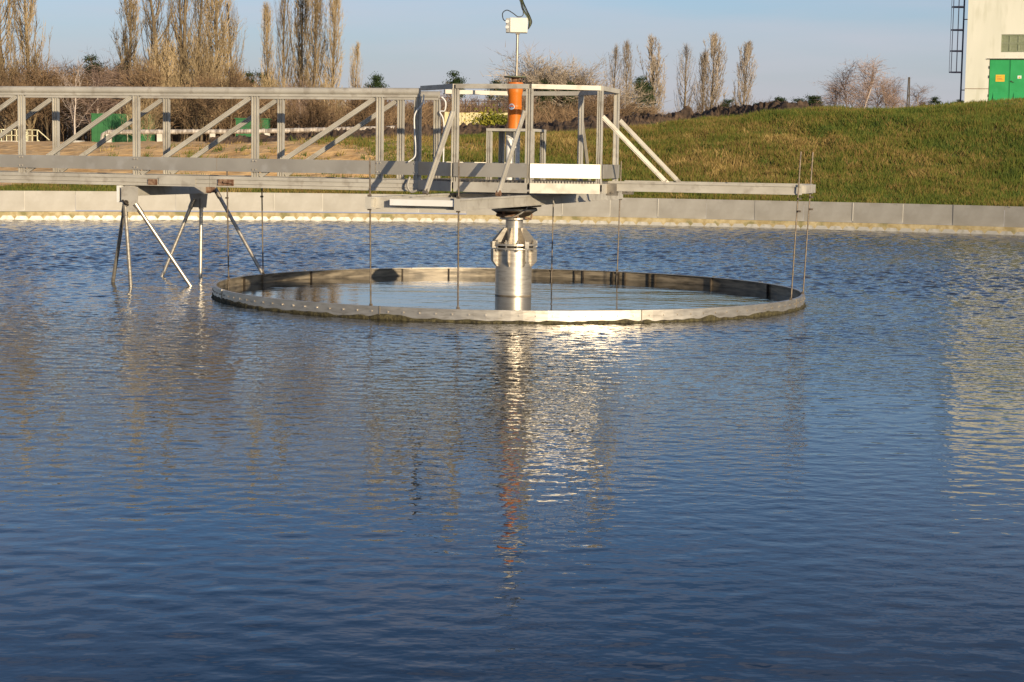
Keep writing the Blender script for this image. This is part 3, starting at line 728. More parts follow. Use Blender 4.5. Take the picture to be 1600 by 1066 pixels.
m = MB(); m.box(-.088, .115, -.06, .06, .485, .655); m.build('enclosure', M['boxm'], jb, bevel=.008)
m = MB(); m.box(-.082, .109, -.066, -.0605, .491, .649); m.build('lid', M['boxm'], jb, bevel=.003)
m = MB(); m.box(-.13, -.089, -.055, .055, .487, .648); m.build('gland_plate', M['boxs'], jb, bevel=.004)
for z in (.545, .608):
    m = MB(); m.tube([(-.112,-.056,z),(-.118,-.085,z)], .019, 14); m.build('gland', M['white'], jb, True)
m = MB(); m.box(-.02,.03,-.03,.03,.470,.485); m.build('mast_flange', M['steel_dark'], jb)
def curve(pts, k=8):
    pts = [Vector(p) for p in pts]; out = []
    P_ = [pts[0]] + pts + [pts[-1]]
    for i in range(1, len(P_)-2):
        for j in range(k):
            t = j/k; a, b_, c, d = P_[i-1:i+3]
            out.append(.5*((2*b_)+(-a+c)*t+(2*a-5*b_+4*c-d)*t*t+(-a+3*b_-3*c+d)*t**3))
    return out + [pts[-1]]
m = MB(); m.tube(curve([(-.12,-.075,.61),(-.16,-.08,.63),(-.17,-.08,.70),(-.12,-.08,.735),(-.05,-.08,.70),(.0,-.08,.665),(.05,-.07,.67),(.065,-.06,.70),(.055,-.05,.76),(.02,-.05,.86),(-.03,-.05,.99)]), .0055, 6); m.build('loose_cable', M['black'], jb, True)
for k, (dx, mt) in enumerate(((0, 'black'), (.012, 'gcable'), (.022, 'black'), (-.01, 'gcable'))):
    m = MB(); m.tube(curve([(.125,-.03+.01*k,.53),(.14+dx,-.03,.60),(.125+dx,-.02,.66),(.07+dx*1.5,-.01*k,.75),(.03+dx,0,.87),(-.03+dx*3,.01*k,1.02),(-.06+dx*2,.02,1.15)]), .006, 6); m.build('feed_cable', M[mt], jb, True)

# white cables looped down the gate posts
def cable(pts, label, r=.008, mt='white'):
    m = MB(); m.tube(curve([(CX+s*math.cos(AL)+v*math.sin(AL), CY-s*math.sin(AL)+v*math.cos(AL), z) for s, v, z in pts]), r, 8)
    o = m.build('cable', M[mt], None, True); tag(o, label, 'cable')
cable([(-.93,-.545,2.30),(-.945,-.55,2.2),(-1.03,-.56,2.08),(-1.035,-.555,1.9),(-1.02,-.55,1.7),(-1.03,-.555,1.6),(-1.10,-.57,1.54)], 'white cable hanging down the near gate post left of the platform')
cable([(-1.08,-.57,1.37),(-1.10,-.59,1.27),(-1.06,-.58,1.20),(-.99,-.57,1.22)], 'short grey cable loop below the walkway edge under the near gate post', .013, 'sheet')
cable([(-1.05,.42,2.31),(-1.0,.42,2.25),(-1.01,.42,2.15),(-1.07,.42,2.13),(-1.02,.42,2.0),(-1.02,.42,1.5)], 'thin white cable on the far gate post behind the platform', .009)

# ------------------------------------------------------------------ building on the right
bx0, by0 = 24.02, 98.0; bz = tz(26, 97)+.0
bd = empty('pump_house', (bx0, by0, bz), R(-15.6)); tag(bd, 'cream rendered building with green double doors on top of the embankment', 'building')
BW, BD_, BH = 11., 9., 8.
def wallq(x0, x1, z0, z1, y0=0, y1=.3, name='wall', mat='cream', bev=0):
    m = MB(); m.box(x0, x1, y0, y1, z0, z1); return m.build(name, M[mat], bd)
dx0, dx1, dh = 1.22, 3.38, 2.5
m = MB()
m.box(0, dx0, 0, .3, -.6, .92); m.box(.0, dx0, .02, .3, .95, dh); m.box(dx1, BW, 0, .3, -.6, .92); m.box(dx1, BW, .02, .3, .95, dh)
m.box(0, 1.78, .02, .3, dh, BH); m.box(4.2, BW, .02, .3, dh, BH); m.box(1.78, 4.2, .02, .3, dh, 2.87); m.box(1.78, 4.2, .02, .3, 3.80, BH)
m.build('front_wall', M['cream'], bd)
m = MB(); m.box(0, .3, .3, BD_, -.6, BH); m.build('side_wall', M['cream'], bd)
m = MB(); m.box(BW-.3, BW, .3, BD_, -.6, BH); m.build('side_wall', M['cream'], bd)
m = MB(); m.box(0, BW, BD_, BD_+.3, -.6, BH); m.build('rear_wall', M['cream'], bd)
m = MB(); m.box(-.15, BW+.15, -.15, BD_+.4, BH, BH+.25); m.build('roof', M['conc2'], bd)
m = MB(); m.box(-.015, dx0, -.015, .02, .92, .95); m.box(dx1, BW, -.015, .02, .92, .95); m.build('plinth_band', M['rust'], bd)
for k, xa in enumerate((dx0+.03, (dx0+dx1)/2+.01)):
    xb = xa + (dx1-dx0)/2-.04
    d = MB(); d.box(xa, xb, .06, .10, .02, dh-.04); dd = d.build('door', M['doorg'], bd)
    m = MB(); cx = xa+.22
    m.add([(cx,.06,.16),(cx+.62,.06,.16),(cx+.62,.06,.78),(cx,.06,.78),(cx,-.05,.16),(cx+.62,-.05,.16)],
          [(0,1,5,4),(4,5,2,3),(0,4,3),(1,2,5),(0,3,2,1)]); m.build('vent_hood', M['doorg'], dd)
    m = MB(); m.box(xa, xa+.03, .045, .06, .02, dh-.04); m.box(xb-.03, xb, .045, .06, .02, dh-.04); m.build('edge_strip', M['doorg'], dd)
    if k == 0:
        m = MB(); m.box(xa+.32, xa+.78, .050, .06, 1.32, 1.68); m.build('sign', M['yellow'], dd)
        m = MB()
        for r_ in range(3): m.box(xa+.38, xa+.72-.05*r_, .046, .050, 1.40+.08*r_, 1.425+.08*r_)
        m.build('sign_lettering', M['rust'], dd)
    else:
        m = MB(); m.box(xa+.38, xa+.58, .050, .06, 1.48, 1.64); m.build('sign', M['white'], dd)
        m = MB(); m.prism([(-.06,0),(.06,0),(0,.105)], .004, Matrix.Translation((xa+.48,.046,1.50))); m.build('warning_triangle', M['yellow'], dd)
        m = MB(); m.bar((xa+.08,.03,1.32), (xa+.2,.03,1.28), .03, .03); m.tube([(xa+.07,.06,1.34),(xa+.07,.0,1.34)], .03, 8); m.build('handle', M['dark'], dd)
m = MB(); m.box(dx0-.12, dx1+.12, -.06, .018, dh, dh+.04); m.build('lintel_flashing', M['steel_dark'], bd)
for z in (.5, 1.5, 2.0):
    m = MB(); m.box(dx0-.02, dx0+.03, -.02, .06, z, z+.14); m.build('hinge', M['dark'], bd)
gr_ = MB(); gr_.box(1.78, 4.2, .12, .2, 2.87, 3.80); grille = gr_.build('vent_grille', M['grille'], bd)
for i in range(5):
    for j in range(2):
        m = MB(); x0 = 1.80+i*.455; z0 = 2.89+j*.46
        m.box(x0, x0+.43, .06, .075, z0, z0+.03); m.box(x0, x0+.43, .06, .075, z0+.40, z0+.43); m.box(x0, x0+.02, .06, .075, z0+.03, z0+.40); m.box(x0+.41, x0+.43, .06, .075, z0+.03, z0+.40)
        for s_ in range(6): m.bar((x0+.02,.09,z0+.06+.06*s_), (x0+.41,.09,z0+.06+.06*s_), .05, .012)
        m.build('louvre_panel', M['grille'], grille)
la = empty('caged_ladder', (bx0, by0, bz), R(-15.6)); tag(la, 'dark steel ladder with safety cage on the left side of the cream building', 'ladder')
for y in (.35, .80):
    m = MB(); m.box(-.26, -.19, y, y+.05, .0, BH+.9); m.build('stile', M['ladder'], la)
z = .3
m = MB()
while z < BH+.8: m.tube([(-.225,.40,z),(-.225,.80,z)], .012, 6); z += .3
m.build('rungs', M['ladder'], la)
for z in (1.83, 2.96, 4.08, 5.30, 6.4, 7.5):
    m = MB(); pts_ = [(-.225+0 - .66*math.sin(t), .6+.38*-math.cos(t), z) for t in np.linspace(0, math.pi, 9)]
    for a, c in zip(pts_[:-1], pts_[1:]): m.bar(a, c, .012, .06)
    m.build('cage_hoop', M['ladder'], la)
for t in np.linspace(R(25), R(155), 5):
    m = MB(); x, y = -.225-.655*math.sin(t), .6-.375*math.cos(t); m.box(x-.012, x+.012, y-.02, y+.02, 1.80, BH+.6); m.build('cage_strip', M['ladder'], la)
for z in (.85, 4.6, 7.0):
    m = MB(); m.box(-.19, .0, .36, .40, z, z+.05); m.build('wall_bracket', M['ladder'], la)
# gravel apron in front of the doors
b = MB(); nx, ny = 40, 8; vs_ = []; 
Mr = Matrix.Translation((bx0, by0, 0)) @ Matrix.Rotation(R(-15.6), 4, 'Z')
for i in range(nx+1):
    for j in range(ny+1):
        x = -9 + 21*i/nx; wv = (1 + min(1, max(0, (x+9)/9))*4.5); y = -.02 - wv*j/ny - (0 if x > 0 else x*.05)
        p = Mr @ Vector((x, y, 0)); vs_.append((p.x, p.y, tz(p.x, p.y)+.03))
b.add(vs_, [(i*(ny+1)+j, i*(ny+1)+j+1, (i+1)*(ny+1)+j+1, (i+1)*(ny+1)+j) for i in range(nx) for j in range(ny)])
tag(b.build('path', M['path']), kind='structure')

# ------------------------------------------------------------------ dark soil bank behind the crest
def pxz(px, Y): return (px-800)/2835*Y
n = 620; m_ = 18; vs_ = []; fs = []
for i in range(n+1):
    px = 330 + (1290-330)*i/n; Yc = 74 + 2*math.sin(i*.03); x = pxz(px, Yc)
    ztop = float(np.interp(px, [330,480,600,700,820,1000,1100,1200,1265,1290], [2.3,2.5,2.82,3.0,3.12,3.5,3.78,4.02,4.05,3.3]))
    for j in range(m_+1):
        t = j/m_; y = Yc - 1.8 + 4.2*t
        zt = tz(x, y); k_ = math.sin(math.pi*t)**.7; hgt = max(.1, ztop-zt)
        z = zt + k_*hgt*(.82 + .35*noise.noise((x*.8, y*.8, 0))) + k_*(.22*noise.noise((x*2.6, y*2.6, 4)) + .16*noise.noise((x*6, y*6, 2))) - .02
        vs_.append((x+.1*noise.noise((x*3,y*3,9)), y, z))
for i in range(n):
    for j in range(m_):
        a = i*(m_+1)+j; fs.append((a, a+m_+1, a+m_+2, a+1))
b = MB(); b.add(vs_, fs); tag(b.build('soil_bank', M['soil']), kind='structure')

# ------------------------------------------------------------------ trees
class Tree:
    def __init__(s, seed): s.r = random.Random(seed); s.V = []; s.F = []; s.T = []; s.n = 0
    def limb(s, pts, rads, sides=3, tint=.5):
        u = None; k = len(pts)
        for i, p in enumerate(pts):
            d = (pts[min(i+1, k-1)]-pts[max(i-1, 0)]).normalized()
            if u is None: u = d.orthogonal().normalized()
            u = (u-d*u.dot(d)).normalized(); v = d.cross(u)
            for q in range(sides):
                a = 2*math.pi*q/sides; w_ = p+(u*math.cos(a)+v*math.sin(a))*rads[i]; s.V.append((w_.x, w_.y, w_.z)); s.T.append(tint)
        for i in range(k-1):
            for q in range(sides):
                a = s.n+i*sides+q; b_ = s.n+i*sides+(q+1) % sides
                s.F.append((a, b_, b_+sides)); s.F.append((a, b_+sides, a+sides))
        s.n += k*sides
    def blade(s, a, b_, wd, tint):
        """thin twig as a two-triangle sliver"""
        d = (b_-a); side = d.cross(Vector((s.r.uniform(-.4,.4), 1, s.r.uniform(-.3,.3)))).normalized()*wd
        for p in (a-side, a+side, b_): s.V.append((p.x, p.y, p.z)); s.T.append(tint)
        s.F.append((s.n, s.n+1, s.n+2)); s.n += 3
    def leaf(s, p, size, tint):
        r = s.r; a = Vector((r.gauss(0,1), r.gauss(0,1), r.gauss(0,1))).normalized(); b_ = a.orthogonal().normalized(); c = a.cross(b_)
        for q in (p+b_*size, p-b_*size*.6+c*size*.8, p-b_*size*.6-c*size*.8): s.V.append((q.x, q.y, q.z)); s.T.append(tint)
        s.F.append((s.n, s.n+1, s.n+2)); s.n += 3
    def mesh(s, name, mat): return np_mesh(name, np.array(s.V), np.array(s.F), mat, np.array(s.T))
def rv(r, k=1): return Vector((r.gauss(0,1), r.gauss(0,1), r.gauss(0,1)))*k
def grow(t, p, d, L, rad, up, wig, k=5):
    pts = [p.copy()]; rads = [rad]; d = d.normalized()
    for i in range(k):
        d = (d + Vector((0,0,up)) + rv(t.r, wig)).normalized(); p = p + d*(L/k); pts.append(p.copy()); rads.append(rad*(1-(i+1)/k*.85))
    return pts, rads
def poplar(seed, h=18., spread=1.0, limbs=70, tw=16, stems=1, tipw=.020):
    """returns (trunk tree, crown tree) with upswept limbs"""
    a = Tree(seed); c = Tree(seed+99); r = a.r
    for st_ in range(stems):
        hh = h*(1 if st_ == 0 else r.uniform(.78,.95)); base = Vector((0 if stems == 1 else r.uniform(-1,1)*spread*.8, r.uniform(-.5,.5), 0))
        pts, rads = grow(a, base*.3, Vector((base.x*.08, 0, 1)), hh, .22*(h/18), .12, .025, 10)
        a.limb(pts, rads, 6, r.uniform(.3,.6))
        for i in range(limbs//stems):
            f = .06 + .90*(i+r.random())/(limbs//stems); q = f*10; j = min(9, int(q)); p = pts[j].lerp(pts[j+1], q-j)
            az_ = r.uniform(0, 2*math.pi); out = Vector((math.cos(az_), math.sin(az_), r.uniform(.5,1.3)))
            env = spread*(math.sin(math.pi*min(1, (.25+.8*f)))**.7)
            L = min(hh*(1-f)*.8+.35, r.uniform(.18,.36)*hh)*r.uniform(.6,1.15); lp, lr = grow(c, p, out, L, .055*(1-f*.6)*(h/18), .55/(.3+env), .07, 6)
            # keep limb inside the column
            tint = r.uniform(.05,.95)
            c.limb(lp, lr, 3, tint)
            for m in range(tw):
                g_ = r.uniform(.12, 1); jj = min(5, int(g_*6)); p2 = lp[jj].lerp(lp[jj+1], g_*6-jj)
                ax = (lp[jj+1]-lp[jj]).normalized(); d2 = (ax + rv(r, .42) + Vector((0,0,.5))).normalized(); L2 = r.uniform(.4, 1.3)*(h/18)
                pm_ = p2+d2*L2*.55; pe = pm_ + (d2+Vector((0,0,.5))+rv(r,.12)).normalized()*L2*.6
                c.blade(p2, pm_+rv(r,.03), tipw, tint); c.blade(pm_-d2*.1, pe, tipw*.85, min(1, tint+.1))
                if r.random() < .7:
                    d3 = (d2+rv(r,.6)+Vector((0,0,.4))).normalized(); c.blade(pm_, pm_+d3*L2*.5, tipw*.8, tint)
    return a, c
def broad(seed, h=9., spread=.55, levels=4, tipw=.018, droop=0., dens=3, trunk_frac=.25, nb0=14, th_=.75, lk=1.):
    a = Tree(seed); c = Tree(seed+99); r = a.r
    pts, rads = grow(a, Vector((0,0,0)), Vector((r.uniform(-.06,.06),0,1)), h*th_, .13*(h/9), .1, .05, 8); a.limb(pts, rads, 5, r.uniform(.3,.9))
    def rec(p, d, L, rad, lev, tint):
        lp, lr = grow(c, p, d, L, rad, .10-droop*(lev < 2), .16, 4); 
        if lev > 0: c.limb(lp, lr, 3, tint)
        else:
            for i in range(0, 4, 2): c.blade(lp[i], lp[i+2], tipw, tint)
            return
        for i in range(dens + (lev < 2)*2):
            g_ = r.uniform(.2,1); jj = min(3, int(g_*4)); p2 = lp[jj].lerp(lp[jj+1], g_*4-jj)
            rec(p2, (lp[jj+1]-lp[jj]).normalized()+rv(r,.55), L*r.uniform(.5,.8), rad*.5, lev-1, min(1, max(0, tint+r.uniform(-.15,.2))))
    nb = nb0
    for i in range(nb):
        f = trunk_frac+(1-trunk_frac)*(i+r.random())/nb; q = f*8; j = min(7, int(q)); p = pts[j].lerp(pts[j+1], q-j)
        az_ = r.uniform(0, 2*math.pi); rec(p, Vector((math.cos(az_)*spread*1.3, math.sin(az_)*spread*1.3, r.uniform(.4,1.1))), h*r.uniform(.22,.36)*(1.15-f*.5)*lk, .04*(h/9), levels-2, r.uniform(.1,.8))
    return a, c
def pine(seed, h=9., wd=1.6, crown=.45):
    a = Tree(seed); c = Tree(seed+99); r = a.r
    pts, rads = grow(a, Vector((0,0,0)), Vector((0,0,1)), h*.95, .14*(h/9), .1, .03, 8); a.limb(pts, rads, 5, .7)
    for i in range(34):
        f = crown+(1-crown)*r.random()**.8; q = f*8; j = min(7, int(q)); p = pts[j].lerp(pts[j+1], q-j); az_ = r.uniform(0,6.28)
        L = wd*math.sqrt(max(.06, 1-((f-crown)/(1-crown)*2-.75)**2/1.7))*r.uniform(.35,1); e = p+Vector((math.cos(az_)*L, math.sin(az_)*L, r.uniform(.1,.6)*L)); a.limb([p, e], [.03,.012], 3, .5)
        for m in range(3):
            cc = p.lerp(e, r.uniform(.5,1.05))+rv(r,.12); tint = r.uniform(.1,.8)
            for q_ in range(36): c.leaf(cc+Vector((r.gauss(0,.30),r.gauss(0,.30),r.gauss(0,.15)))*(h/9), .085*(h/9), min(1, max(0, tint+r.uniform(-.2,.2))))
    return a, c
def tree_mesh(pair, tm, cm):
    a, c = pair; return a.mesh('trunk', M[tm]), c.mesh('crown', M[cm])
def place_tree(meshes, kind, px, Y, label, group=None, sc=1., rz=None, cat='tree', sxy=None, dz=0):
    x = pxz(px, Y); r = empty(kind, (x, Y, tz(x, Y)-.1+dz), rnd.uniform(0,6.28) if rz is None else rz)
    r.scale = (sc*(sxy or 1), sc*(sxy or 1), sc)
    inst(meshes[0], 'trunk', r); inst(meshes[1], 'crown', r); tag(r, label, cat, group); return r

PB = [tree_mesh(poplar(11+i, 18, .55+.12*(i % 3), 84, 24, 1+(i % 4 == 3), .022), 'trunkd', 'poplar') for i in range(8)]
# tall row on the left, 175 m away and beyond (x in photo pixels, height in m)
gl = 'tall bare poplars'
for i, (px, Y, hh, k, sxy, lab) in enumerate([
    (14, 150, 19, 0, 1.05, 'tall bare poplar at the far left edge, left of the thin one'),
    (46, 150, 18, 1, .85, 'tall thin bare poplar second from the left edge'),
    (200, 160, 17.5, 2, .9, 'tall bare poplar standing alone behind the green container'),
    (252, 150, 18.5, 0, 1.1, 'tall bare poplar leftmost of the dense brown clump'),
    (283, 155, 19.0, 3, 1.1, 'bushy brown bare poplar in the middle of the dense clump'),
    (305, 158, 17.5, 1, 1.0, 'bare poplar between the bushy clump and the dark stemmed one'),
    (340, 165, 20.0, 2, 1.05, 'dark stemmed tall bare poplar right of the dense clump'),
    (362, 165, 14.5, 0, .9, 'shorter bare poplar at the right foot of the dark stemmed one'),
    (418, 175, 15.0, 1, .7, 'thin bare poplar at the left of the second group'),
    (436, 175, 19.0, 2, .75, 'tall narrow bare poplar second of the second group'),
    (462, 178, 18.5, 0, .8, 'tallest bare poplar of the second group'),
    (484, 175, 19.0, 3, .8, 'tall bare poplar with double stem right of the tallest of the second group'),
    (512, 175, 16.2, 1, .95, 'bare poplar with pointed crown at the right of the second group'),
    (546, 190, 12.0, 2, .75, 'small bare poplar standing alone right of the second group'),
    ]):
    place_tree(PB[k + 4*(i % 2)], 'poplar_tree', px, Y, lab, gl, hh/18*.90, sxy=sxy/(hh/18)*hh/18*1.25 if False else sxy*1.25)
PG = [tree_mesh(poplar(211+i, 18, .75+.15*(i % 3), 80, 18, 1+(i == 3), .026), 'trunkd', 'poplarg') for i in range(4)]
gr2 = 'distant bare poplars on the right'
for px, hh, k, sxy, lab in [
    (946, 20.5, 1, .9, 'distant bare poplar just left of the platform corner'),
    (972, 20.8, 2, .6, 'slim distant bare poplar just right of the platform corner'),
    (1014, 21.8, 3, 1.1, 'broad distant bare poplar with the fullest crown'),
    (1061, 20.2, 0, .95, 'distant bare poplar left of the tall pair'),
    (1088, 18.8, 1, .7, 'lower left poplar of the distant tall pair'),
    (1102, 22.0, 2, .95, 'higher right poplar of the distant tall pair'),
    (1150, 20.5, 0, .9, 'distant bare poplar standing alone at the right end of the row')]:
    place_tree(PG[k], 'poplar_tree', px, 300, lab, gr2, hh/18*.84, sxy=sxy*1.5)

BR = [tree_mesh(broad(31+i, 10, .45+.08*i, 4, .022, 0, 6, nb0=22, th_=.58, lk=.95), 'trunkd', 'brown') for i in range(4)]
BI = [tree_mesh(broad(51+i, 10, .36, 4, .016, .14, 7, .15, nb0=22), 'birch', 'birchtwig') for i in range(3)]
BR2 = [tree_mesh(broad(81+i, 10, .32, 4, .022, -.25, 6, .1, nb0=24, th_=.7, lk=1.0), 'trunkd', 'poplar') for i in range(4)]
WB = tree_mesh(broad(61, 10, .5, 4, .014, .0, 4, .12, nb0=16), 'birch', 'birch')
PN = [tree_mesh(pine(71+i, 10, 1.5+.4*i, .5), 'trunkd', 'pine') for i in range(2)]
# forest edge: bare brown trees behind the poplars and beyond the soil bank
cnt = 0
def where(px):
    for lim, t_ in ((75, 'between the two leftmost poplars and beyond'), (150, 'behind the white birch'), (240, 'behind the green container'), (325, 'behind the dense poplar clump'), (400, 'behind the dark stemmed poplar'), (500, 'behind the second poplar group'), (600, 'behind the small lone poplar'), (700, 'behind the near end of the walkway'), (800, 'behind the pale yellow fence')):
        if px < lim: return t_
    return 'right of the orange pipe'
for row, (Y, step_, top_l, top_r) in enumerate([(150, 17, 9.2, 8.0), (185, 14, 11.0, 8.6), (225, 12, 12.5, 10.2)]):
    px = -30 + row*5
    while px < 960:
        Yj = Y + rnd.uniform(-10, 10)
        hh = np.interp(px, [0, 350, 420, 700, 900, 960], [top_l*.9, top_l*.88, top_r*.74, top_r*.72, top_r*.7, top_r*.55])*rnd.uniform(.80, 1.08)
        if row == 0 and (px > 600 or rnd.random() < .4): px += step_; continue
        birchy = rnd.random() < (.28 if px > 560 else .08)
        ms = rnd.choice(BI) if birchy else rnd.choice(BR)
        place_tree(ms, 'birch_tree' if birchy else 'bare_tree', px, Yj,
                   ('pale stemmed birch ' if birchy else 'leafless brown tree ') + 'in the forest edge ' + where(px), ('birches ' if birchy else 'leafless trees ') + 'in the forest edge ' + where(px), hh/10, sxy=1.15)
        cnt += 1; px += step_*rnd.uniform(.7, 1.3)
# thicket that closes the forest: upright stems nobody could count
t = Tree(5); r = t.r
for i in range(5200):
    px = r.uniform(-60, 985); Y = r.uniform(150, 260); x = pxz(px, Y)
    h = np.interp(px, [0,360,430,700,985], [8.6,8.4,5.6,5.0,4.0])*r.uniform(.5,1.0)*(.55+.45*Y/240); z0 = tz(x, Y)-.1; tint = r.uniform(0,1)
    p = Vector((x, Y, z0)); e = p+Vector((r.gauss(0,.25), 0, h)); t.limb([p, p.lerp(e,.5)+rv(r,.1), e], [.045,.03,.01], 3, tint)
    for k in range(9):
        q = p.lerp(e, r.uniform(.25,1)); t.blade(q, q+Vector((r.gauss(0,.5), r.gauss(0,.5), r.uniform(.4,1.4))), .032, tint)
th = bpy.data.objects.new('thicket', t.mesh('thicket', M['brown'])); COL.objects.link(th)
tag(th, 'dense brown undergrowth and thin stems filling the forest edge', 'undergrowth', kind='stuff')

place_tree(WB, 'birch_tree', 116, 122, 'white birch with spreading branches in front of the forest on the left', None, .62, sxy=1.0)
place_tree(tree_mesh(broad(97, 12, .62, 5, .026, 0, 7, .06, nb0=34, th_=.40, lk=1.15), 'trunkd', 'poplarg'), 'round_bare_tree', 862, 190, 'wide rounded bare tree behind the orange pipe and platform', None, 1.0, sxy=1.4)
for px, Y, hh, k in [(225,150,7.2,0),(246,149,8.4,1),(262,150,9.6,2),(290,152,9.0,3),(312,150,9.8,0),(330,152,7.5,1),(366,155,7.8,2),(400,165,6.2,3),(430,168,6.8,0),(470,168,7.4,1),(505,168,7.0,2),(528,172,5.6,3)]:
    place_tree(BR2[k], 'bare_tree', px, Y, 'twiggy tan leafless tree growing at the feet of the left poplars', 'twiggy leafless trees at the feet of the left poplars', hh/10, sxy=.9)
for px, Y, hh, k, lab in [(158, 210, 12.5, 0, 'dark pine behind the white birch on the left'), (190, 215, 11.6, 1, 'low dark pine crown left of the lone poplar behind the green container'), (376, 205, 10.2, 0, 'dark pine peeping out right of the dark stemmed poplar'), (412, 200, 9.6, 1, 'small dark pine at the left foot of the second poplar group'), (584, 230, 11.0, 1, 'dark green pine over the top rail right of the small lone poplar'), (570, 150, 5.2, 0, 'low dark spruce seen between the bridge diagonals'),
    (706, 230, 11.8, 0, 'dark green pine above the bluish platform rail'), (770, 235, 10.6, 1, 'low dark pine just left of the orange pipe'), (846, 185, 8.3, 1, 'greenish evergreen inside the wide round bare tree, left part'), (886, 185, 8.0, 0, 'greenish evergreen inside the wide round bare tree, right part'), (912, 220, 10.4, 0, 'dark pine left of the distant poplar row'),
    (992, 235, 10.2, 1, 'dark pine at the left foot of the fullest distant poplar'), (1006, 240, 11.4, 0, 'dark pine behind the fullest distant poplar'), (1126, 240, 7.6, 1, 'low dark pine between the distant tall pair and the lone poplar')]:
    place_tree(PN[k], 'pine_tree', px, Y, lab, None, hh/10*.88, sxy=.9)
for i, (px, hh, k) in enumerate([(1168,6.6,0),(1182,6.9,1),(1200,8.0,0),(1212,7.6,1),(1224,6.9,0),(1240,7.5,1),(1254,8.1,0),(1262,7.9,1),(1436,4.6,0),(1449,5.2,1),(1480,4.8,0),(1492,4.5,1)]):
    lab = 'low dark pines on the skyline ' + ('between the lone distant poplar and the birches' if px < 1300 else 'between the birches and the cream building')
    place_tree(PN[k], 'pine_tree', px, 235, lab, 'low skyline pines left of the birches' if px < 1300 else 'low skyline pines beside the building', hh/10*.78, sxy=1.35, dz=(1.4 if px > 1300 else .6))
for px, Y, hh, k, lab in [(1292,170,7.8,0,'leftmost birch of the clump on the embankment skyline'),(1318,172,9.0,1,'reddish birch second from the left in the skyline clump'),(1338,168,9.8,0,'tallest birch of the skyline clump'),(1356,175,7.4,1,'birch at the right side of the tallest in the skyline clump'),
    (1378,170,7.6,0,'whitish birch left of the thin mast on the skyline'),(1393,172,6.6,1,'small birch beside the thin mast on the skyline'),(1420,172,6.2,0,'small birch rightmost on the skyline')]:
    place_tree(BI[k], 'birch_tree', px, Y, lab, None, hh/10*.75, sxy=1.25)
for px, Y, hh in [(1040,150,3.4),(1075,160,3.8),(1135,160,4.6),(930,120,4.4),(955,125,4.0),(985,140,4.2),(1010,150,4.0),(1100,170,5.0),(905,110,3.6),(1190,170,4.6),(1215,170,4.8)]:
    place_tree(rnd.choice(BR), 'bare_shrub', px, Y, 'small leafless shrub growing behind the dark soil bank', 'leafless shrubs behind the soil bank', hh/10, cat='shrub', sxy=1.5)
for px, Y, hh, k, lab in [(206,117,2.7,0,'leafless bush in front of the middle of the green container'),(228,117.5,3.2,1,'leafless bush in front of the right end of the green container'),(400,130,2.6,2,'leafless bush in front of the right side of the green shed')]:
    place_tree(BR2[k], 'bare_shrub', px, Y, lab, None, hh/10, cat='shrub', sxy=1.3)
# evergreen yellow bush by the pale fence
t = Tree(8)
for k in range(2600):
    p = Vector((t.r.gauss(0,.45), t.r.gauss(0,.25), abs(t.r.gauss(0,.28)))); t.leaf(p, .06, t.r.uniform(0,.9)*(1 if p.x < -.1 else .45))
s_ = Tree(9)
for k in range(6): s_.limb([Vector((0,0,-.1)), Vector((s_.r.gauss(0,.3), 0, .4))], [.03,.01], 3, .4)
x = pxz(768, 79); bu = empty('leafy_bush', (x, 79, tz(x, 79)+.62)); tag(bu, 'low yellow-green bush in front of the pale yellow fence', 'bush')
inst(t.mesh('foliage', M['shrub']), 'foliage', bu); inst(s_.mesh('stem', M['trunkd']), 'stem', bu)

# ------------------------------------------------------------------ far things on the left
gc = empty('green_container', (pxz(142,120), 120, tz(pxz(180,120),120)-.03), R(6)); tag(gc, 'green metal container standing at the edge of the sandy ground', 'container')
for i in range(10):
    m = MB(); m.box(i*.39+.004, i*.39+.386, 0, .05 if i % 2 else .03, 0, 2.0); m.build('side_panel', M['green'], gc)
m = MB(); m.box(.0, 3.9, .06, 2.2, 0, 1.98); m.build('body', M['green'], gc)
m = MB(); m.box(-.03, 3.93, -.03, 2.25, 2.0, 2.06); m.build('roof', M['green'], gc)
m = MB(); m.box(2.3, 2.36, -.05, 0, .0, 1.95); m.build('door_post', M['railc'], gc)
gc2 = empty('green_shed', (pxz(366,135), 135, tz(pxz(380,135),135)+.6), R(4)); tag(gc2, 'small green sheet metal shed half hidden behind the lagged pipe', 'shed')
m = MB(); m.box(0, 2.4, 0, 2, -.6, 1.35); m.build('wall', M['green'], gc2); m = MB(); m.box(-.1, 2.5, -.1, 2.1, 1.35, 1.42); m.build('roof', M['green'], gc2)
pp = empty('lagged_pipe', (0, 0, 0)); tag(pp, 'long silver lagged pipe on low supports crossing the ground in front of the trees', 'pipe')
YP = 114.
def pz(px): return np.interp(px, [165,400,640], [2.78,2.98,3.35])
pxs = np.linspace(167, 640, 150)
pts_ = [(pxz(q, YP), YP+.05*math.sin(i), pz(q)+.02*noise.noise((i*.7,0,0))) for i, q in enumerate(pxs)]
m = MB(); m.tube(pts_, [.15+.045*noise.noise((i*.9, 3, 0)) for i in range(len(pts_))], 9); m.build('pipe_run', M['lag'], pp)
m = MB(); m.tube([pts_[0], (pts_[0][0]-.3, YP, pts_[0][2]-.15), (pts_[0][0]-.42, YP, pts_[0][2]-.9)], .13, 8); m.build('elbow', M['lag'], pp)
for q in (169, 248, 330, 415, 500, 590):
    x = pxz(q, YP); z = tz(x, YP); m = MB(); m.box(x-.16, x+.16, YP-.12, YP+.12, z-.1, float(pz(q))-.13); m.build('support', M['conc2'], pp)
rp = empty('railed_platform', (0, 0, 0)); tag(rp, 'low concrete platform with cream railings and steps at the far left', 'platform')
Yr = 112.; zb = tz(pxz(40, Yr), Yr)
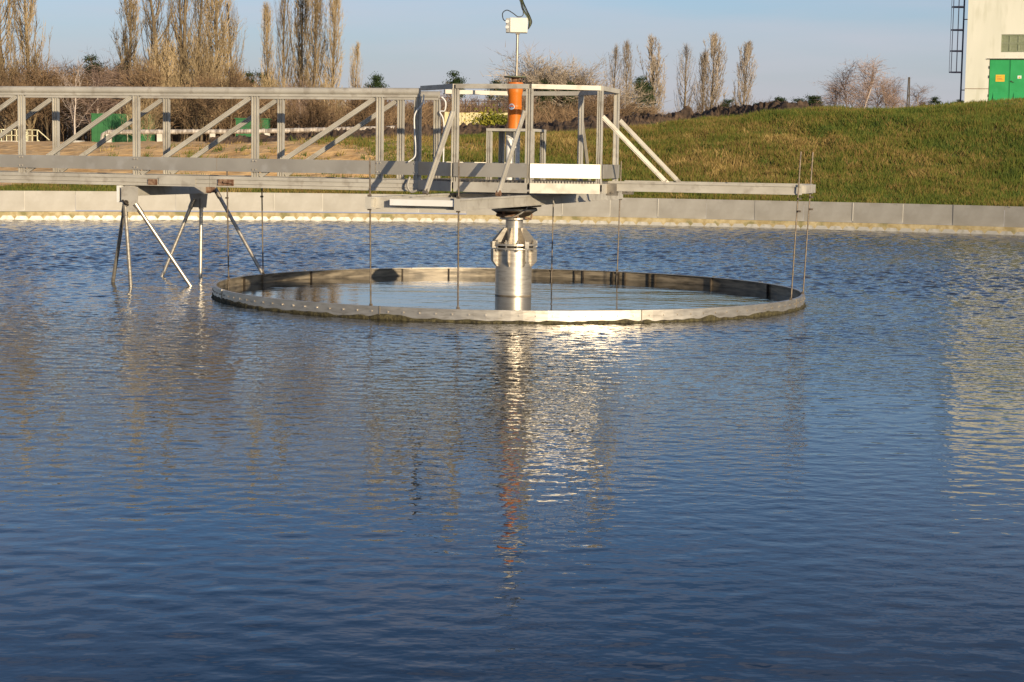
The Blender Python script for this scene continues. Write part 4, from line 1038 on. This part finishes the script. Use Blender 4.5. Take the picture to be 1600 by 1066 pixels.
m = MB(); m.box(pxz(-60,Yr), pxz(78,Yr), Yr, Yr+4, zb-.2, zb+.28); m.build('slab', M['conc2'], rp)
m = MB(); m.box(pxz(78,Yr), pxz(138,Yr), Yr+.3, Yr+.6, zb-.2, zb+.2); m.build('low_wall', M['conc2'], rp)
for q in range(-55, 62, 8):
    x = pxz(q, Yr); m = MB(); m.box(x-.025, x+.025, Yr+.1, Yr+.15, zb+.28, zb+1.0); m.build('rail_post', M['railc'], rp)
for z in (.62, .97):
    m = MB(); m.box(pxz(-60,Yr), pxz(58,Yr), Yr+.10, Yr+.14, zb+z-.02, zb+z+.02); m.build('rail', M['railc'], rp)
m = MB()
for dz in (.35, .98): m.bar((pxz(58,Yr), Yr+.1, zb+dz), (pxz(76,Yr), Yr+.1, zb+dz-.62), .05, .05)
m.build('stair_rail', M['railc'], rp)
m = MB(); m.box(pxz(22,Yr), pxz(34,Yr), Yr+1, Yr+1.5, zb+.28, zb+.85); m.build('valve_box', M['railc'], rp)
for i in range(3):
    m = MB(); x = pxz(60+5*i, Yr); m.box(x, x+.22, Yr-.0, Yr+1, zb-.1, zb+.22-.09*i); m.build('step', M['conc2'], rp) if False else None
m = MB(); x = pxz(118, 110); z = tz(x, 110)
mh_ = empty('manhole', (x, 110, z)); tag(mh_, 'low dark round manhole cover on the sand beside the container', 'manhole')
m.lathe([(.55,-.1),(.55,.16),(.5,.19)], 20); m.build('shaft', M['conc2'], mh_); m = MB(); m.lathe([(.52,.195),(.52,.24)], 20); m.build('cover', M['boxs'], mh_)
# pale fence and brown mesh fence behind the soil bank
def fence(name, px0, px1, Y, z0, z1, mat, label, step_m, gap, railz=None):
    e = empty(name, (0,0,0)); tag(e, label, 'fence'); x0, x1 = pxz(px0, Y), pxz(px1, Y); zb_ = tz((x0+x1)/2, Y); x = x0
    while x < x1:
        m = MB(); m.box(x, x+step_m-gap, Y, Y+.03, zb_-.3, z1+rnd.uniform(-.02,.02)); m.build('board', M[mat], e); x += step_m
    m = MB(); m.box(x0, x1, Y+.03, Y+.07, z1-.2, z1-.14); m.build('rail', M[mat], e)
fence('pale_fence', 690, 802, 82, 2.9, 3.58, 'fence_y', 'pale yellow board fence behind the dark soil bank', .19, .012)
e = empty('brown_fence', (0,0,0)); tag(e, 'dark brown lattice fence rising behind the pale yellow fence', 'fence'); Y = 86.; x0, x1 = pxz(712, Y), pxz(792, Y)
for i in range(9):
    x = x0+(x1-x0)*i/8; m = MB(); m.box(x-.02, x+.02, Y, Y+.04, 2.5, 4.3); m.build('fence_post', M['fence_b'], e)
for z in (3.72, 3.95, 4.2):
    m = MB(); m.box(x0, x1, Y-.02, Y-.001, z-.012, z+.012); m.build('fence_rail', M['fence_b'], e)
# thin masts on the skyline
def mast(px, Y, ztop, label, wd=.25):
    x = pxz(px, Y); z = tz(x, Y); e = empty('mast', (x, Y, z)); tag(e, label, 'mast'); h = ztop-z
    m = MB()
    for sx in (-1, 1):
        for sy in (-1, 1): m.bar((sx*wd,sy*wd,0), (sx*wd*.35,sy*wd*.35,h), .06, .06)
    m.build('leg', M['dark'], e); m = MB(); k = 0
    n_ = int(h/.8)
    for i in range(n_):
        f0, f1 = 1-.65*i/n_, 1-.65*(i+1)/n_; sg = 1 if i % 2 else -1
        m.bar((sg*wd*f0,-wd*f0,h*i/n_), (-sg*wd*f1,-wd*f1,h*(i+1)/n_), .035, .035)
    m.build('lattice', M['dark'], e)
mast(1408, 150, 1.61+ (257-124)/2835*150, 'thin dark mast among the small birches on the skyline', .12)
mast(783, 320, 1.61+(246-120)/2835*320, 'tiny distant mast on the skyline just left of the orange pipe', .5)
# half-buried pale tyres on the bank top
def tyre(px, Y, r_, lab):
    x = pxz(px, Y); z = tz(x, Y); m = MB(); m.tube([(x+r_*math.cos(a), Y, z+.05+r_*math.sin(a)) for a in np.linspace(-.2, math.pi+.2, 14)], .07, 7)
    tag(m.build('tyre', M['fence_y'], None, True), lab, 'tyre', 'half buried tyres')
tyre(1285, 72, .24, 'left of two pale half buried tyres at the end of the soil bank'); tyre(1302, 73, .18, 'right of two pale half buried tyres at the end of the soil bank')
print('objects', len(bpy.data.objects), 'trees', cnt)
